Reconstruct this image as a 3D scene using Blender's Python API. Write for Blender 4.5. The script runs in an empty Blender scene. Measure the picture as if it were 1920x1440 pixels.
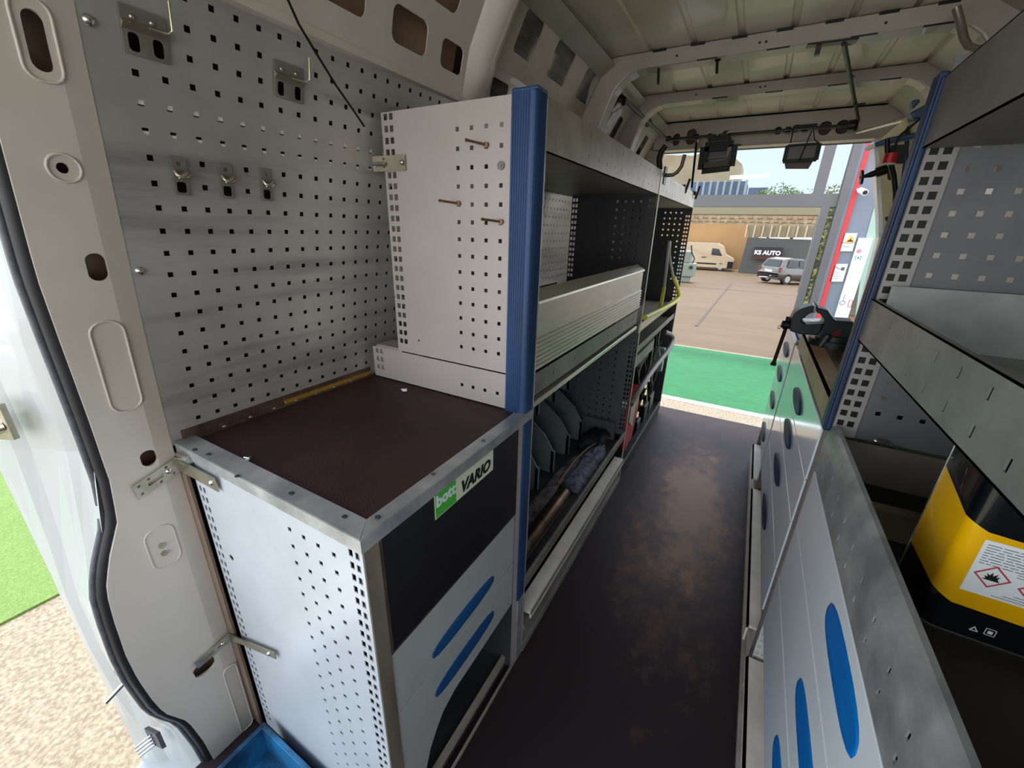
import bpy, math, random
from math import sin, cos, pi, sqrt
from mathutils import Vector, Matrix
random.seed(7)
S = bpy.context.scene
COL = S.collection
# ---------------------------------------------------------------- camera
F = 768.26; CX, CY = 960.0, 720.0
RM = ((0.8686946, 0.49467971, 0.02572326), (0.19739245, -0.29807273, -0.93391053), (-0.45431918, 0.8163606, -0.3565802))
cd = bpy.data.cameras.new('camera'); cam = bpy.data.objects.new('camera', cd); COL.objects.link(cam)
cd.sensor_width = 36; cd.lens = F / 1920 * 36; cd.clip_start = 0.02; cd.clip_end = 400
cam.matrix_world = Matrix(((RM[0][0], -RM[1][0], -RM[2][0], 0), (RM[0][1], -RM[1][1], -RM[2][1], 0), (RM[0][2], -RM[1][2], -RM[2][2], 0), (0, 0, 0, 1)))
S.camera = cam
# ---------------------------------------------------------------- light and exposure
w = bpy.data.worlds.new('sky'); S.world = w; w.use_nodes = True
wn = w.node_tree.nodes; wl = w.node_tree.links
bg = wn['Background']; tc = wn.new('ShaderNodeTexCoord'); sx = wn.new('ShaderNodeSeparateXYZ'); cr = wn.new('ShaderNodeValToRGB')
wl.new(tc.outputs['Generated'], sx.inputs[0]); wl.new(sx.outputs['Z'], cr.inputs[0]); wl.new(cr.outputs[0], bg.inputs[0])
cr.color_ramp.elements[0].position = 0.0; cr.color_ramp.elements[0].color = (0.90, 0.92, 0.93, 1)
cr.color_ramp.elements[1].position = 0.8; cr.color_ramp.elements[1].color = (0.62, 0.74, 0.92, 1)
bg.inputs[1].default_value = 2.3
sd = bpy.data.lights.new('sun', 'SUN'); sd.energy = 3.6; sd.angle = math.radians(12); sd.color = (1, 0.93, 0.82)
so = bpy.data.objects.new('sun', sd); COL.objects.link(so); so.rotation_euler = Vector((-0.12, 0.16, 1.0)).to_track_quat('Z', 'Y').to_euler()
S.view_settings.view_transform = 'Standard'; S.view_settings.look = 'None'; S.view_settings.gamma = 1
S.view_settings.exposure = 0.68

# ---------------------------------------------------------------- geometry of the picture
def ray(px, py):
    a, b = (px - CX) / F, (py - CY) / F
    return Vector((RM[0][i] * a + RM[1][i] * b + RM[2][i] for i in range(3)))
def onx(px, py, x): r = ray(px, py); return r * (x / r.x)
def ony(px, py, y): r = ray(px, py); return r * (y / r.y)
def onz(px, py, z): r = ray(px, py); return r * (z / r.z)
GS = 0.035
def gz(y): return -1.95 - GS * max(0, y - 8)
def ong(px, py):
    r = ray(px, py); k = -r.z / r.y; y = (1.95 - 8 * GS) / (k - GS); return r * (y / r.y)
WP = [(-1.95, -.985), (-1.4, -.985), (-.433, -.97), (-.37, -.963), (-.21, -.942), (-.06, -.915), (.094, -.885), (.21, -.862), (.45, -.80), (.6, -.72), (.66, -.63)]
def W(z):
    for (z0, x0), (z1, x1) in zip(WP, WP[1:]):
        if z <= z1: return x0 + (x1 - x0) * (z - z0) / (z1 - z0)
    return WP[-1][1]
def onw(px, py, off=0.0):
    r = ray(px, py); t0, t1 = 0.05, 4.0
    for _ in range(40):
        t = (t0 + t1) / 2; P = r * t
        if P.x > W(P.z) + off: t0 = t
        else: t1 = t
    return r * t0

# ---------------------------------------------------------------- materials
def lin(c):
    return tuple(((v / 255) / 12.92 if v / 255 <= .04045 else ((v / 255 + .055) / 1.055) ** 2.4) for v in c)
def M(name, col, rough=.5, metal=0., var=.12, scale=6., col2=None, bump=0., bscale=60., stretch=(1, 1, 1), coat=0., spec=.5, lo=.35, hi=.7, detail=6, emit=0., rvar=.0):
    m = bpy.data.materials.new(name); m.use_nodes = True; n = m.node_tree.nodes; l = m.node_tree.links
    b = n['Principled BSDF']; c = lin(col); c2 = lin(col2) if col2 else tuple(v * (1 - var) for v in c)
    tc = n.new('ShaderNodeTexCoord'); mp = n.new('ShaderNodeMapping'); mp.inputs['Scale'].default_value = stretch
    l.new(tc.outputs['Object'], mp.inputs[0])
    no = n.new('ShaderNodeTexNoise'); no.inputs['Scale'].default_value = scale; no.inputs['Detail'].default_value = detail; no.inputs['Roughness'].default_value = .6
    l.new(mp.outputs[0], no.inputs['Vector'])
    r = n.new('ShaderNodeValToRGB'); r.color_ramp.elements[0].position = lo; r.color_ramp.elements[1].position = hi
    r.color_ramp.elements[0].color = (*c2, 1); r.color_ramp.elements[1].color = (*c, 1)
    l.new(no.outputs['Fac'], r.inputs[0]); l.new(r.outputs[0], b.inputs['Base Color'])
    b.inputs['Roughness'].default_value = rough; b.inputs['Metallic'].default_value = metal
    b.inputs['Coat Weight'].default_value = coat; b.inputs['Specular IOR Level'].default_value = spec
    if rvar:
        mr = n.new('ShaderNodeMapRange'); mr.inputs['To Min'].default_value = max(0, rough - rvar); mr.inputs['To Max'].default_value = rough + rvar
        l.new(no.outputs['Fac'], mr.inputs[0]); l.new(mr.outputs[0], b.inputs['Roughness'])
    if bump:
        nb = n.new('ShaderNodeTexNoise'); nb.inputs['Scale'].default_value = bscale; nb.inputs['Detail'].default_value = 3
        l.new(mp.outputs[0], nb.inputs['Vector']); bu = n.new('ShaderNodeBump'); bu.inputs['Strength'].default_value = bump; bu.inputs['Distance'].default_value = .004
        l.new(nb.outputs['Fac'], bu.inputs['Height']); l.new(bu.outputs[0], b.inputs['Normal'])
    if emit:
        b.inputs['Emission Color'].default_value = (*c, 1); b.inputs['Emission Strength'].default_value = emit
    return m
steel = M('perforated steel', (196, 194, 190), .34, .75, col2=(150, 148, 146), scale=3, rvar=.10, detail=8, lo=.3, hi=.75)
galv = M('galvanised steel', (206, 208, 208), .38, .6, col2=(158, 162, 166), scale=14, rvar=.12, detail=8)
grey = M('light grey painted sheet', (184, 175, 170), .42, 0, col2=(168, 160, 155), scale=2.5, detail=8)
greyd = M('worn grey sheet', (140, 136, 130), .45, .1, col2=(106, 102, 96), scale=5, detail=9)
alu = M('brushed aluminium', (232, 226, 212), .32, .45, col2=(196, 190, 176), scale=8, stretch=(1, .2, 1), rvar=.08)
front = M('glossy light grey drawer front', (224, 232, 240), .13, 0, col2=(215, 224, 232), scale=2, spec=.6)
blue = M('blue anodised profile', (40, 74, 118), .45, .2, col2=(26, 52, 90), scale=9, stretch=(1, 1, .25), detail=8)
blueh = M('bright blue plastic', (0, 116, 200), .3, 0, col2=(0, 104, 186), scale=5)
blued = M('dark blue plastic', (10, 62, 104), .4, 0, col2=(6, 40, 72), scale=9)
beige = M('white van paint', (220, 212, 201), .30, 0, col2=(204, 196, 184), scale=2.2, coat=.35)
roofm = M('primed roof sheet', (236, 226, 206), .34, 0, col2=(208, 196, 174), scale=2, coat=.25)
bowm = M('grey van frame paint', (186, 178, 164), .38, 0, col2=(162, 154, 140), scale=3, coat=.2)
jambm = M('bright white van paint', (200, 204, 202), .22, 0, col2=(190, 192, 190), scale=2, coat=.4)
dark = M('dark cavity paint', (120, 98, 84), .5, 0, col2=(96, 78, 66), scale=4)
rubber = M('black rubber', (30, 30, 36), .5, 0, col2=(20, 20, 24), scale=30)
rubberg = M('grey rubber lip', (92, 94, 100), .45, 0, col2=(66, 68, 74), scale=60)
black = M('black plastic', (18, 17, 17), .45, 0, col2=(11, 11, 11), scale=12, spec=.3)
blackp = M('worn black panel', (28, 28, 36), .33, 0, col2=(20, 20, 26), scale=4, stretch=(1, 6, 1), detail=8)
phen = M('brown phenolic board', (66, 42, 40), .5, 0, col2=(50, 32, 32), scale=5, bump=.35, bscale=260, spec=.28)
zinc = M('zinc plated steel', (200, 196, 178), .28, .85, col2=(168, 162, 142), scale=20)
chrome = M('bright screw steel', (220, 220, 215), .22, .95, col2=(180, 180, 175), scale=30)
rust = M('rusty bolt steel', (150, 116, 88), .5, .6, col2=(104, 74, 54), scale=60)
woodm = M('worn plywood edge', (138, 128, 112), .6, 0, col2=(92, 84, 74), scale=12, stretch=(1, 1, .2), detail=9)
topm = M('stained beech worktop', (128, 102, 70), .35, 0, col2=(62, 46, 32), scale=5, stretch=(1, .5, 1), detail=9, coat=.2)
railw = M('bright cream rail', (248, 240, 228), .4, .0, col2=(222, 214, 202), scale=10, detail=8)
rail = M('worn cream rail', (186, 178, 166), .45, .1, col2=(150, 142, 130), scale=10, detail=8)
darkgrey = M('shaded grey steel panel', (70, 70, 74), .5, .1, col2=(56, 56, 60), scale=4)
visem = M('dark green cast iron', (18, 38, 36), .5, .0, col2=(12, 28, 28), scale=14, coat=.2)
redm = M('red paint', (200, 34, 38), .4, 0, col2=(170, 20, 26), scale=10)
yellow = M('yellow tin', (245, 190, 0), .28, 0, col2=(226, 170, 0), scale=4, coat=.4)
navy = M('black tin print', (14, 16, 24), .22, 0, col2=(8, 10, 14), scale=4, coat=.5)
white = M('white print', (232, 240, 242), .45, 0, var=.02)
blk = M('black print', (12, 12, 14), .5, 0, var=.02)
grn = M('green print', (70, 160, 50), .45, 0, var=.03)
rag = M('stained rag', (160, 154, 156), .9, 0, col2=(70, 64, 70), scale=26, bump=.6, bscale=60, detail=9)
ragb = M('blue stained rag', (150, 148, 172), .9, 0, col2=(70, 70, 98), scale=34, bump=.6, bscale=60, detail=9)
binm = M('grey green bin sheet', (132, 142, 144), .5, .1, col2=(110, 120, 122), scale=5)
pebble = M('pebbled resin floor', (150, 138, 118), .8, 0, col2=(112, 100, 82), scale=55, bump=1.0, bscale=110, detail=2)
grass = M('light green carpet', (108, 132, 66), .9, 0, col2=(84, 108, 50), scale=90, bump=1, bscale=160, detail=3)
carpet = M('green carpet', (34, 104, 60), .9, 0, col2=(24, 88, 50), scale=30, bump=.4, bscale=200, stretch=(.3, 1, 1))
paving = M('tan paving', (94, 74, 50), .6, 0, col2=(81, 63, 42), scale=1.2, stretch=(.3, 2, 1), detail=5, spec=.25)  # paving, wall and car colours darkened to carry the canopy's shade
tan = M('tan plaster', (168, 132, 88), .8, 0, col2=(156, 120, 78), scale=.4)
grywall = M('grey painted wall', (82, 82, 78), .7, 0, col2=(74, 74, 70), scale=.4)
frm = M('grey aluminium frame', (92, 88, 90), .4, .1, col2=(84, 80, 82), scale=1)
leaf = M('leaves', (190, 205, 120), .8, 0, col2=(130, 150, 80), scale=3)
leafy = M('yellow green leaves', (200, 180, 80), .8, 0, col2=(140, 140, 60), scale=3)
silver = M('silver car paint', (92, 88, 82), .3, .4, var=.05, coat=.4)
vanw = M('white van body in warm shade', (176, 154, 122), .35, 0, var=.05, coat=.3)  # a white van, the warm shade on it put into its paint
glassd = M('dark car glass', (24, 30, 30), .08, 0, var=.1)
yhose = M('yellow hose', (226, 222, 60), .4, 0, col2=(200, 196, 40), scale=10)
whose = M('pale hose', (190, 188, 170), .4, 0, var=.1)
redstr = M('red stripe', (200, 40, 44), .5, 0, var=.05)
grnglass = M('pale green strip', (150, 172, 160), .4, 0, var=.05)
signg = M('orange print', (236, 160, 60), .5, 0, var=.03)
def glassmat():
    m = bpy.data.materials.new('window glass'); m.use_nodes = True; b = m.node_tree.nodes['Principled BSDF']
    b.inputs['Transmission Weight'].default_value = 1; b.inputs['Roughness'].default_value = 0; b.inputs['IOR'].default_value = 1.01
    b.inputs['Base Color'].default_value = (.26, .30, .36, 1); return m
glass = glassmat()
def floormat():
    m = bpy.data.materials.new('worn brown plywood floor'); m.use_nodes = True; n = m.node_tree.nodes; l = m.node_tree.links; b = n['Principled BSDF']
    tc = n.new('ShaderNodeTexCoord')
    def noise(s, d, st=(1, 1, 1)):
        mp = n.new('ShaderNodeMapping'); mp.inputs['Scale'].default_value = st; l.new(tc.outputs['Object'], mp.inputs[0])
        q = n.new('ShaderNodeTexNoise'); q.inputs['Scale'].default_value = s; q.inputs['Detail'].default_value = d; q.inputs['Roughness'].default_value = .65; l.new(mp.outputs[0], q.inputs['Vector']); return q
    # wear: a worn patch down the walked middle, brownish where the film has gone
    sp = n.new('ShaderNodeSeparateXYZ'); l.new(tc.outputs['Object'], sp.inputs[0])
    def math_(op, a, bb):
        q = n.new('ShaderNodeMath'); q.operation = op
        for i, v in enumerate((a, bb)):
            if isinstance(v, (int, float)): q.inputs[i].default_value = v
            else: l.new(v, q.inputs[i])
        return q.outputs[0]
    dx = math_('MULTIPLY', math_('ADD', sp.outputs['X'], .05), 4.6); dy = math_('MULTIPLY', math_('ADD', sp.outputs['Y'], -2.0), 1.25)
    d = math_('SQRT', math_('ADD', math_('MULTIPLY', dx, dx), math_('MULTIPLY', dy, dy)), 0)
    n1 = noise(3.2, 8); n2 = noise(16, 9, (1, .7, 1))
    v = math_('ADD', math_('SUBTRACT', 1.35, d), math_('MULTIPLY', math_('SUBTRACT', n1.outputs['Fac'], .5), 1.8))
    v = math_('ADD', v, math_('MULTIPLY', math_('SUBTRACT', n2.outputs['Fac'], .5), 1.3))
    r = n.new('ShaderNodeValToRGB'); e = r.color_ramp.elements; e[0].position = .1; e[0].color = (*lin((46, 36, 39)), 1); e[1].position = .95; e[1].color = (*lin((150, 114, 90)), 1)
    k = e.new(.5); k.color = (*lin((84, 62, 56)), 1); b.inputs['Specular IOR Level'].default_value = .2
    l.new(v, r.inputs[0]); l.new(r.outputs[0], b.inputs['Base Color'])
    rr = n.new('ShaderNodeMapRange'); l.new(n2.outputs['Fac'], rr.inputs[0]); rr.inputs['To Min'].default_value = .34; rr.inputs['To Max'].default_value = .6; l.new(rr.outputs[0], b.inputs['Roughness'])
    bu = n.new('ShaderNodeBump'); nb = noise(220, 2); bu.inputs['Strength'].default_value = .2; bu.inputs['Distance'].default_value = .003; l.new(nb.outputs['Fac'], bu.inputs['Height']); l.new(bu.outputs[0], b.inputs['Normal'])
    return m
floorm = floormat()
# wall panel: brushed sheet with dark rub marks along y and a brighter, dirtied top corner
def panelmat():
    m = bpy.data.materials.new('rubbed perforated steel'); m.use_nodes = True; n = m.node_tree.nodes; l = m.node_tree.links; b = n['Principled BSDF']
    tc = n.new('ShaderNodeTexCoord')
    def noise(s, d, st, lo, hi, c0, c1):
        mp = n.new('ShaderNodeMapping'); mp.inputs['Scale'].default_value = st; l.new(tc.outputs['Object'], mp.inputs[0])
        q = n.new('ShaderNodeTexNoise'); q.inputs['Scale'].default_value = s; q.inputs['Detail'].default_value = d; q.inputs['Roughness'].default_value = .6; l.new(mp.outputs[0], q.inputs['Vector'])
        r = n.new('ShaderNodeValToRGB'); r.color_ramp.elements[0].position = lo; r.color_ramp.elements[1].position = hi
        r.color_ramp.elements[0].color = (*c0, 1); r.color_ramp.elements[1].color = (*c1, 1); l.new(q.outputs['Fac'], r.inputs[0]); return r.outputs[0]
    a = noise(2.5, 8, (1, 1, 1), .3, .75, lin((166, 163, 158)), lin((210, 207, 202)))
    k = noise(3.0, 6, (1, .45, 5), .32, .5, (.42, .42, .44), (1, 1, 1))
    mx = n.new('ShaderNodeMix'); mx.data_type = 'RGBA'; mx.blend_type = 'MULTIPLY'; mx.inputs[0].default_value = .65
    l.new(a, mx.inputs[6]); l.new(k, mx.inputs[7]); l.new(mx.outputs[2], b.inputs['Base Color'])
    b.inputs['Metallic'].default_value = .35; b.inputs['Roughness'].default_value = .34
    return m
panelm = panelmat()

# ---------------------------------------------------------------- builders
class MB:
    def __init__(s): s.v = []; s.f = []; s.sm = set()
    def add(s, vs, fs, smooth=False):
        o = len(s.v); s.v += [Vector(p) for p in vs]
        for f in fs:
            if smooth: s.sm.add(len(s.f))
            s.f.append([i + o for i in f])
        return s
    def box(s, x0, x1, y0, y1, z0, z1, m=None):
        P = [Vector((x, y, z)) for z in (z0, z1) for y in (y0, y1) for x in (x0, x1)]
        if m: P = [m @ p for p in P]
        return s.add(P, [(0, 2, 3, 1), (4, 5, 7, 6), (0, 1, 5, 4), (2, 6, 7, 3), (0, 4, 6, 2), (1, 3, 7, 5)])
    def prism(s, pts, d):
        n = len(pts); d = Vector(d); P = [Vector(p) for p in pts] + [Vector(p) + d for p in pts]
        return s.add(P, [tuple(range(n))[::-1], tuple(range(n, 2 * n))] + [(i, (i + 1) % n, n + (i + 1) % n, n + i) for i in range(n)])
    def bar(s, a, b, w, h, up=(0, 0, 1)):
        a = Vector(a); b = Vector(b); d = (b - a).normalized(); u = Vector(up); x = d.cross(u).normalized(); u = x.cross(d)
        x *= w / 2; u *= h / 2
        return s.prism([a - x - u, a + x - u, a + x + u, a - x + u], b - a)
    def tube(s, pts, r, n=10, cap=True):
        pts = [Vector(p) for p in pts]; R = r if isinstance(r, (list, tuple)) else [r] * len(pts)
        vs = []; fs = []; pn = None
        for i, p in enumerate(pts):
            t = (pts[min(i + 1, len(pts) - 1)] - pts[max(i - 1, 0)]).normalized()
            if pn is None: pn = t.orthogonal().normalized()
            else: pn = (pn - t * pn.dot(t)).normalized()
            q = t.cross(pn)
            for k in range(n):
                a = 2 * pi * k / n; vs.append(p + (pn * cos(a) + q * sin(a)) * R[i])
        for i in range(len(pts) - 1):
            for k in range(n): fs.append((i * n + k, i * n + (k + 1) % n, (i + 1) * n + (k + 1) % n, (i + 1) * n + k))
        s.add(vs, fs, True)
        if cap: s.add(vs[:n], [tuple(range(n))[::-1]]); s.add(vs[-n:], [tuple(range(n))])
        return s
    def cyl(s, a, b, r, n=16): return s.tube([a, b], r, n)
    def disc(s, c, nrm, r, h, n=14):
        c = Vector(c); return s.tube([c, c + Vector(nrm).normalized() * h], r, n)
    def dome(s, c, nrm, r, n=10):
        c = Vector(c); d = Vector(nrm).normalized()
        return s.tube([c, c + d * r * .35, c + d * r * .6], [r, r * .8, r * .25], n)
    def sheet(s, mp, u0, u1, v0, v1, holes, t=.0015, du=None, dv=None):
        """flat or bent sheet with real openings; holes = (u0,v0,u1,v1[,corner radius])"""
        def cuts(a, b, hs, d):
            c = sorted(set([a, b] + [round(h, 5) for h in hs if a < h < b]))
            if d:
                k = []
                for p, q in zip(c, c[1:]):
                    m = max(1, int((q - p) / d + .5)); k += [p + (q - p) * i / m for i in range(m)]
                c = k + [c[-1]]
            return c
        hs = [tuple(round(q, 5) for q in h[:4]) + ((h[4],) if len(h) > 4 else (0,)) for h in holes if h[0] > u0 and h[2] < u1 and h[1] > v0 and h[3] < v1]
        U = cuts(u0, u1, [h[i] for h in hs for i in (0, 2)], du); V = cuts(v0, v1, [h[i] for h in hs for i in (1, 3)], dv)
        nu, nv = len(U), len(V); base = len(s.v)
        for n_ in (0, -t):
            for v in V:
                for u in U: s.v.append(Vector(mp(u, v, n_)))
        occ = set()
        for h in hs:
            for j in range(nv - 1):
                if V[j] >= h[1] - 1e-6 and V[j + 1] <= h[3] + 1e-6:
                    for i in range(nu - 1):
                        if U[i] >= h[0] - 1e-6 and U[i + 1] <= h[2] + 1e-6: occ.add((i, j))
        B = nu * nv
        for j in range(nv - 1):
            for i in range(nu - 1):
                if (i, j) in occ: continue
                a = base + j * nu + i; s.f.append([a, a + 1, a + nu + 1, a + nu]); s.f.append([a + B + nu, a + B + nu + 1, a + B + 1, a + B])
                for di, dj, p, q in ((0, -1, a, a + 1), (1, 0, a + 1, a + nu + 1), (0, 1, a + nu + 1, a + nu), (-1, 0, a + nu, a)):
                    ii, jj = i + di, j + dj
                    if ii < 0 or jj < 0 or ii >= nu - 1 or jj >= nv - 1 or (ii, jj) in occ: s.f.append([q, p, p + B, q + B])
        for h in hs:
            r = h[4]
            if r:
                for cu, cv, su, sv in ((h[0], h[1], 1, 1), (h[2], h[1], -1, 1), (h[2], h[3], -1, -1), (h[0], h[3], 1, -1)):
                    arc = [(cu + su * r * (1 - cos(k * pi / 12)), cv + sv * r * (1 - sin(k * pi / 12))) for k in range(7)]
                    P = [mp(cu, cv, 0)] + [mp(a, b, 0) for a, b in arc] + [mp(cu, cv, -t)] + [mp(a, b, -t) for a, b in arc]
                    s.add(P, [(0, k, k + 1) for k in range(1, 7)] + [(8, 8 + k + 1, 8 + k) for k in range(1, 7)] + [(k, k + 1, k + 9, k + 8) for k in range(1, 7)])
        return s
ORG = {}
def _mesh(name, mb, m, org):
    me = bpy.data.meshes.new(name); me.from_pydata([tuple(p - org) for p in mb.v], [], mb.f)
    me.materials.append(m); me.update()
    if mb.sm: me.polygons.foreach_set('use_smooth', [i in mb.sm for i in range(len(me.polygons))])
    return me
def tag(o, label=None, cat=None, group=None, kind=None):
    if label: o['label'] = label
    if cat: o['category'] = cat
    if group: o['group'] = group
    if kind: o['kind'] = kind
    return o
def thing(name, label, cat, loc, group=None):
    o = bpy.data.objects.new(name, None); COL.objects.link(o); o.location = loc; o.empty_display_size = .05; ORG[o.name] = Vector(loc)
    return tag(o, label, cat, group)
def part(name, mb, m, parent, bevel=0, label=None, kind=None):
    org = ORG[parent.name]; o = bpy.data.objects.new(name, _mesh(name, mb, m, org)); COL.objects.link(o); o.parent = parent; ORG[o.name] = org
    if bevel: bv(o, bevel)
    return tag(o, label, kind=kind)
def bv(o, wd, seg=2):
    b = o.modifiers.new('bevel', 'BEVEL'); b.width = wd; b.segments = seg; b.limit_method = 'ANGLE'; b.angle_limit = .6
def solo(name, mb, m, label=None, cat=None, group=None, kind=None, loc=None, bevel=0):
    if loc is None:
        n = len(mb.v); loc = Vector((sum(p.x for p in mb.v) / n, sum(p.y for p in mb.v) / n, min(p.z for p in mb.v)))
    loc = Vector(loc); o = bpy.data.objects.new(name, _mesh(name, mb, m, loc)); COL.objects.link(o); o.location = loc; ORG[o.name] = loc
    if bevel: bv(o, bevel)
    return tag(o, label, cat, group, kind)
def struct(name, mb, m, bevel=0): return solo(name, mb, m, kind='structure', bevel=bevel, loc=(0, 0, 0))
def clone(o, loc, label=None, parent=None):
    c = o.copy(); COL.objects.link(c); c.parent = parent
    if parent is None: c.location = loc
    if label: c['label'] = label
    for ch in o.children: clone(ch, None, None, c)
    return c
def text(name, s, size, org, ux, uz, m, parent, align='CENTER', ext=.0004, bold=0.0, sx=1.0, shear=0.0):
    """flat lettering; org world point of the baseline centre, ux reading direction, uz letter-up direction"""
    c = bpy.data.curves.new(name, 'FONT'); c.body = s; c.size = size; c.align_x = align; c.align_y = 'BOTTOM_BASELINE' if False else 'CENTER'; c.extrude = ext; c.offset = bold; c.materials.append(m)
    c.resolution_u = 3; c.shear = shear
    o = bpy.data.objects.new(name, c); COL.objects.link(o); o.parent = parent
    ux = Vector(ux).normalized(); uz = Vector(uz); uz = (uz - ux * uz.dot(ux)).normalized(); n = ux.cross(uz); p = Vector(org) - ORG[parent.name]
    o.matrix_local = Matrix(((ux.x * sx, uz.x, n.x, p.x), (ux.y * sx, uz.y, n.y, p.y), (ux.z * sx, uz.z, n.z, p.z), (0, 0, 0, 1)))
    ml = Matrix(((ux.x * sx, uz.x, n.x, p.x), (ux.y * sx, uz.y, n.y, p.y), (ux.z * sx, uz.z, n.z, p.z), (0, 0, 0, 1)))
    dg = bpy.context.evaluated_depsgraph_get(); me = bpy.data.meshes.new_from_object(o.evaluated_get(dg)); me.transform(ml)
    bpy.data.objects.remove(o); mo = bpy.data.objects.new(name, me); COL.objects.link(mo); mo.parent = parent; ORG[mo.name] = ORG[parent.name]
    if not me.materials: me.materials.append(m)
    return mo
def grid(c0, n, step): return [c0 + i * step for i in range(n)]
def sq(us, vs, w=.009, h=None):
    h = h or w; return [(u - w / 2, v - h / 2, u + w / 2, v + h / 2) for u in us for v in vs]
def YP(y, s=1): return lambda u, v, n: (u, y - n * s, v)      # sheet in plane y, front towards -y
def XP(x, s=1): return lambda u, v, n: (x + n * s, u, v)      # sheet in plane x, front towards +x
PIT = .0375
XL, XR = -.423, .228; ZF = -1.33; YE = 3.28

# ================================================================ SETTING: van body
XC = -.09
def roofx(side, z): return (W(z) if side < 0 else 2 * XC - W(z))
m = MB(); m.box(-1.0, .82, -1.2, YE, ZF - .02, ZF); struct('floor', m, floorm)
m = MB(); m.box(-1.0, .85, -1.25, -1.2, ZF, -.75); struct('wall_front_unseen', m, beige)  # unseen bulkhead, added at half height to balance light from behind
# ceiling: corrugated sheet, ribs run along the van
prof = []
n = 0; x = XC - .60
pts = [(XC - .74, .58), (XC - .69, .635), (XC - .62, .662)]
xx = -.56
while xx < .56:
    pts += [(XC + xx, .668), (XC + xx + .12, .668), (XC + xx + .125, .675), (XC + xx + .14, .675), (XC + xx + .145, .668)]; xx += .16
pts += [(XC + .62, .662), (XC + .68, .635), (XC + .72, .60)]
m = MB(); P = []
ys = [-1.2, 3.35]
for y in ys: P += [(px, y, pz) for px, pz in pts] 
k = len(pts); m.add(P, [(i, i + 1, k + i + 1, k + i) for i in range(k - 1)])
m.add([(a, b, c + .012) for a, b, c in P], [(i, k + i, k + i + 1, i + 1) for i in range(k - 1)])
struct('ceiling', m, roofm)
# left inner frame above the perforated panel
def WL(off): return lambda u, v, n_: (W(v) + off + n_, u, v)
def rr(y0, y1, z0, z1, r=.018): return (y0, z0, y1, z1, r)
m = MB(); hl = [rr(.34, .40, .40, .47), rr(.49, .57, .395, .47), rr(.665, .77, .395, .465), rr(.845, .96, .385, .452), rr(1.015, 1.105, .385, .445, .016)]
hl += [rr(.86, 1.04, .49, .57)]
m.sheet(WL(.012), -1.2, 1.13, .335, .60, hl, .003, dv=.03)
m.box(-.84, -.812, -1.2, 1.13, .33, .345)
struct('wall_left', m, beige)
m = MB(); hl = [rr(1.325, 1.44, .505, .60, .012), rr(1.555, 1.71, .505, .60, .012), rr(1.84, 1.975, .505, .60, .012), rr(1.27, 1.37, .375, .43, .012)]
m.sheet(WL(.003), 1.22, 2.0, .345, .64, hl, .003, dv=.03)
m.sheet(WL(.003), 2.06, 2.56, .345, .64, [rr(2.40, 2.47, .42, .55, .02), rr(2.2, 2.30, .40, .50, .02)], .003, dv=.03)
m.sheet(WL(.003), 2.64, 3.2, .345, .64, [rr(2.95, 3.04, .42, .56, .01), rr(2.74, 2.78, .44, .57, .01)], .003, dv=.03)
m.sheet(WL(-.012), 1.9, 3.2, -1.33, .36, [], .003, dv=.1)
m.sheet(lambda u, v, n_: (2 * XC - W(v) - n_, u, v), -1.2, 3.2, -1.33, .66, [], .003, dv=.05)
struct('wall_left_rear', m, bowm).name = 'wall_left.001'
# right wall uses the mirrored section above; outer skins close the cavities
m = MB()
m.add([(-1.15, .12, -1.75), (-1.15, 3.35, -1.75), (-1.15, 3.35, -.2), (-1.15, .12, -.2), (-1.02, .12, .35), (-1.02, 3.35, .35), (-.90, .12, .60), (-.90, 3.35, .60), (-.74, -1.2, .69), (-.74, 3.35, .69)],
      [(0, 1, 2, 3), (3, 2, 5, 4), (4, 5, 7, 6), (6, 7, 9, 8)])
struct('wall_left_outer', m, dark).name = 'wall_left.002'
m = MB(); m.sheet(WL(-.03), .20, 1.12, .35, .60, [], .003, dv=.05); m.sheet(WL(-.025), .225, .30, -1.2, .30, [], .003, dv=.05)
struct('wall_left_inner', m, M('brown grey inner skin', (172, 142, 120), .35, 0, col2=(140, 112, 94), scale=6)).name = 'wall_left.004'
m = MB(); m.sheet(WL(-.045), 1.24, 3.2, .36, .62, [], .003, dv=.03)
struct('wall_left_inner', m, M('shiny inner skin', (236, 232, 226), .25, .15, col2=(130, 124, 116), scale=5, stretch=(1, .4, 3))).name = 'wall_left.005'
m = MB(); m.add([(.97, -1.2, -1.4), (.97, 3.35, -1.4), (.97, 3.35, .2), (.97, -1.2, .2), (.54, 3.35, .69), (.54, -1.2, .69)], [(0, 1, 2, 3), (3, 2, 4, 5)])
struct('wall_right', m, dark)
# light rails behind the upper rows of holes in the perforated panel
m = MB()
for za, zb in ((.1635, .186), (.104, .1285)):
    m.prism([(W(za) - .0028, .31, za), (W(zb) - .0028, .31, zb), (W(zb) - .010, .31, zb), (W(za) - .010, .31, za)], (0, .75, 0))
struct('trim_1', m, M('white inner rail', (246, 244, 240), .5, var=.03))
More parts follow.
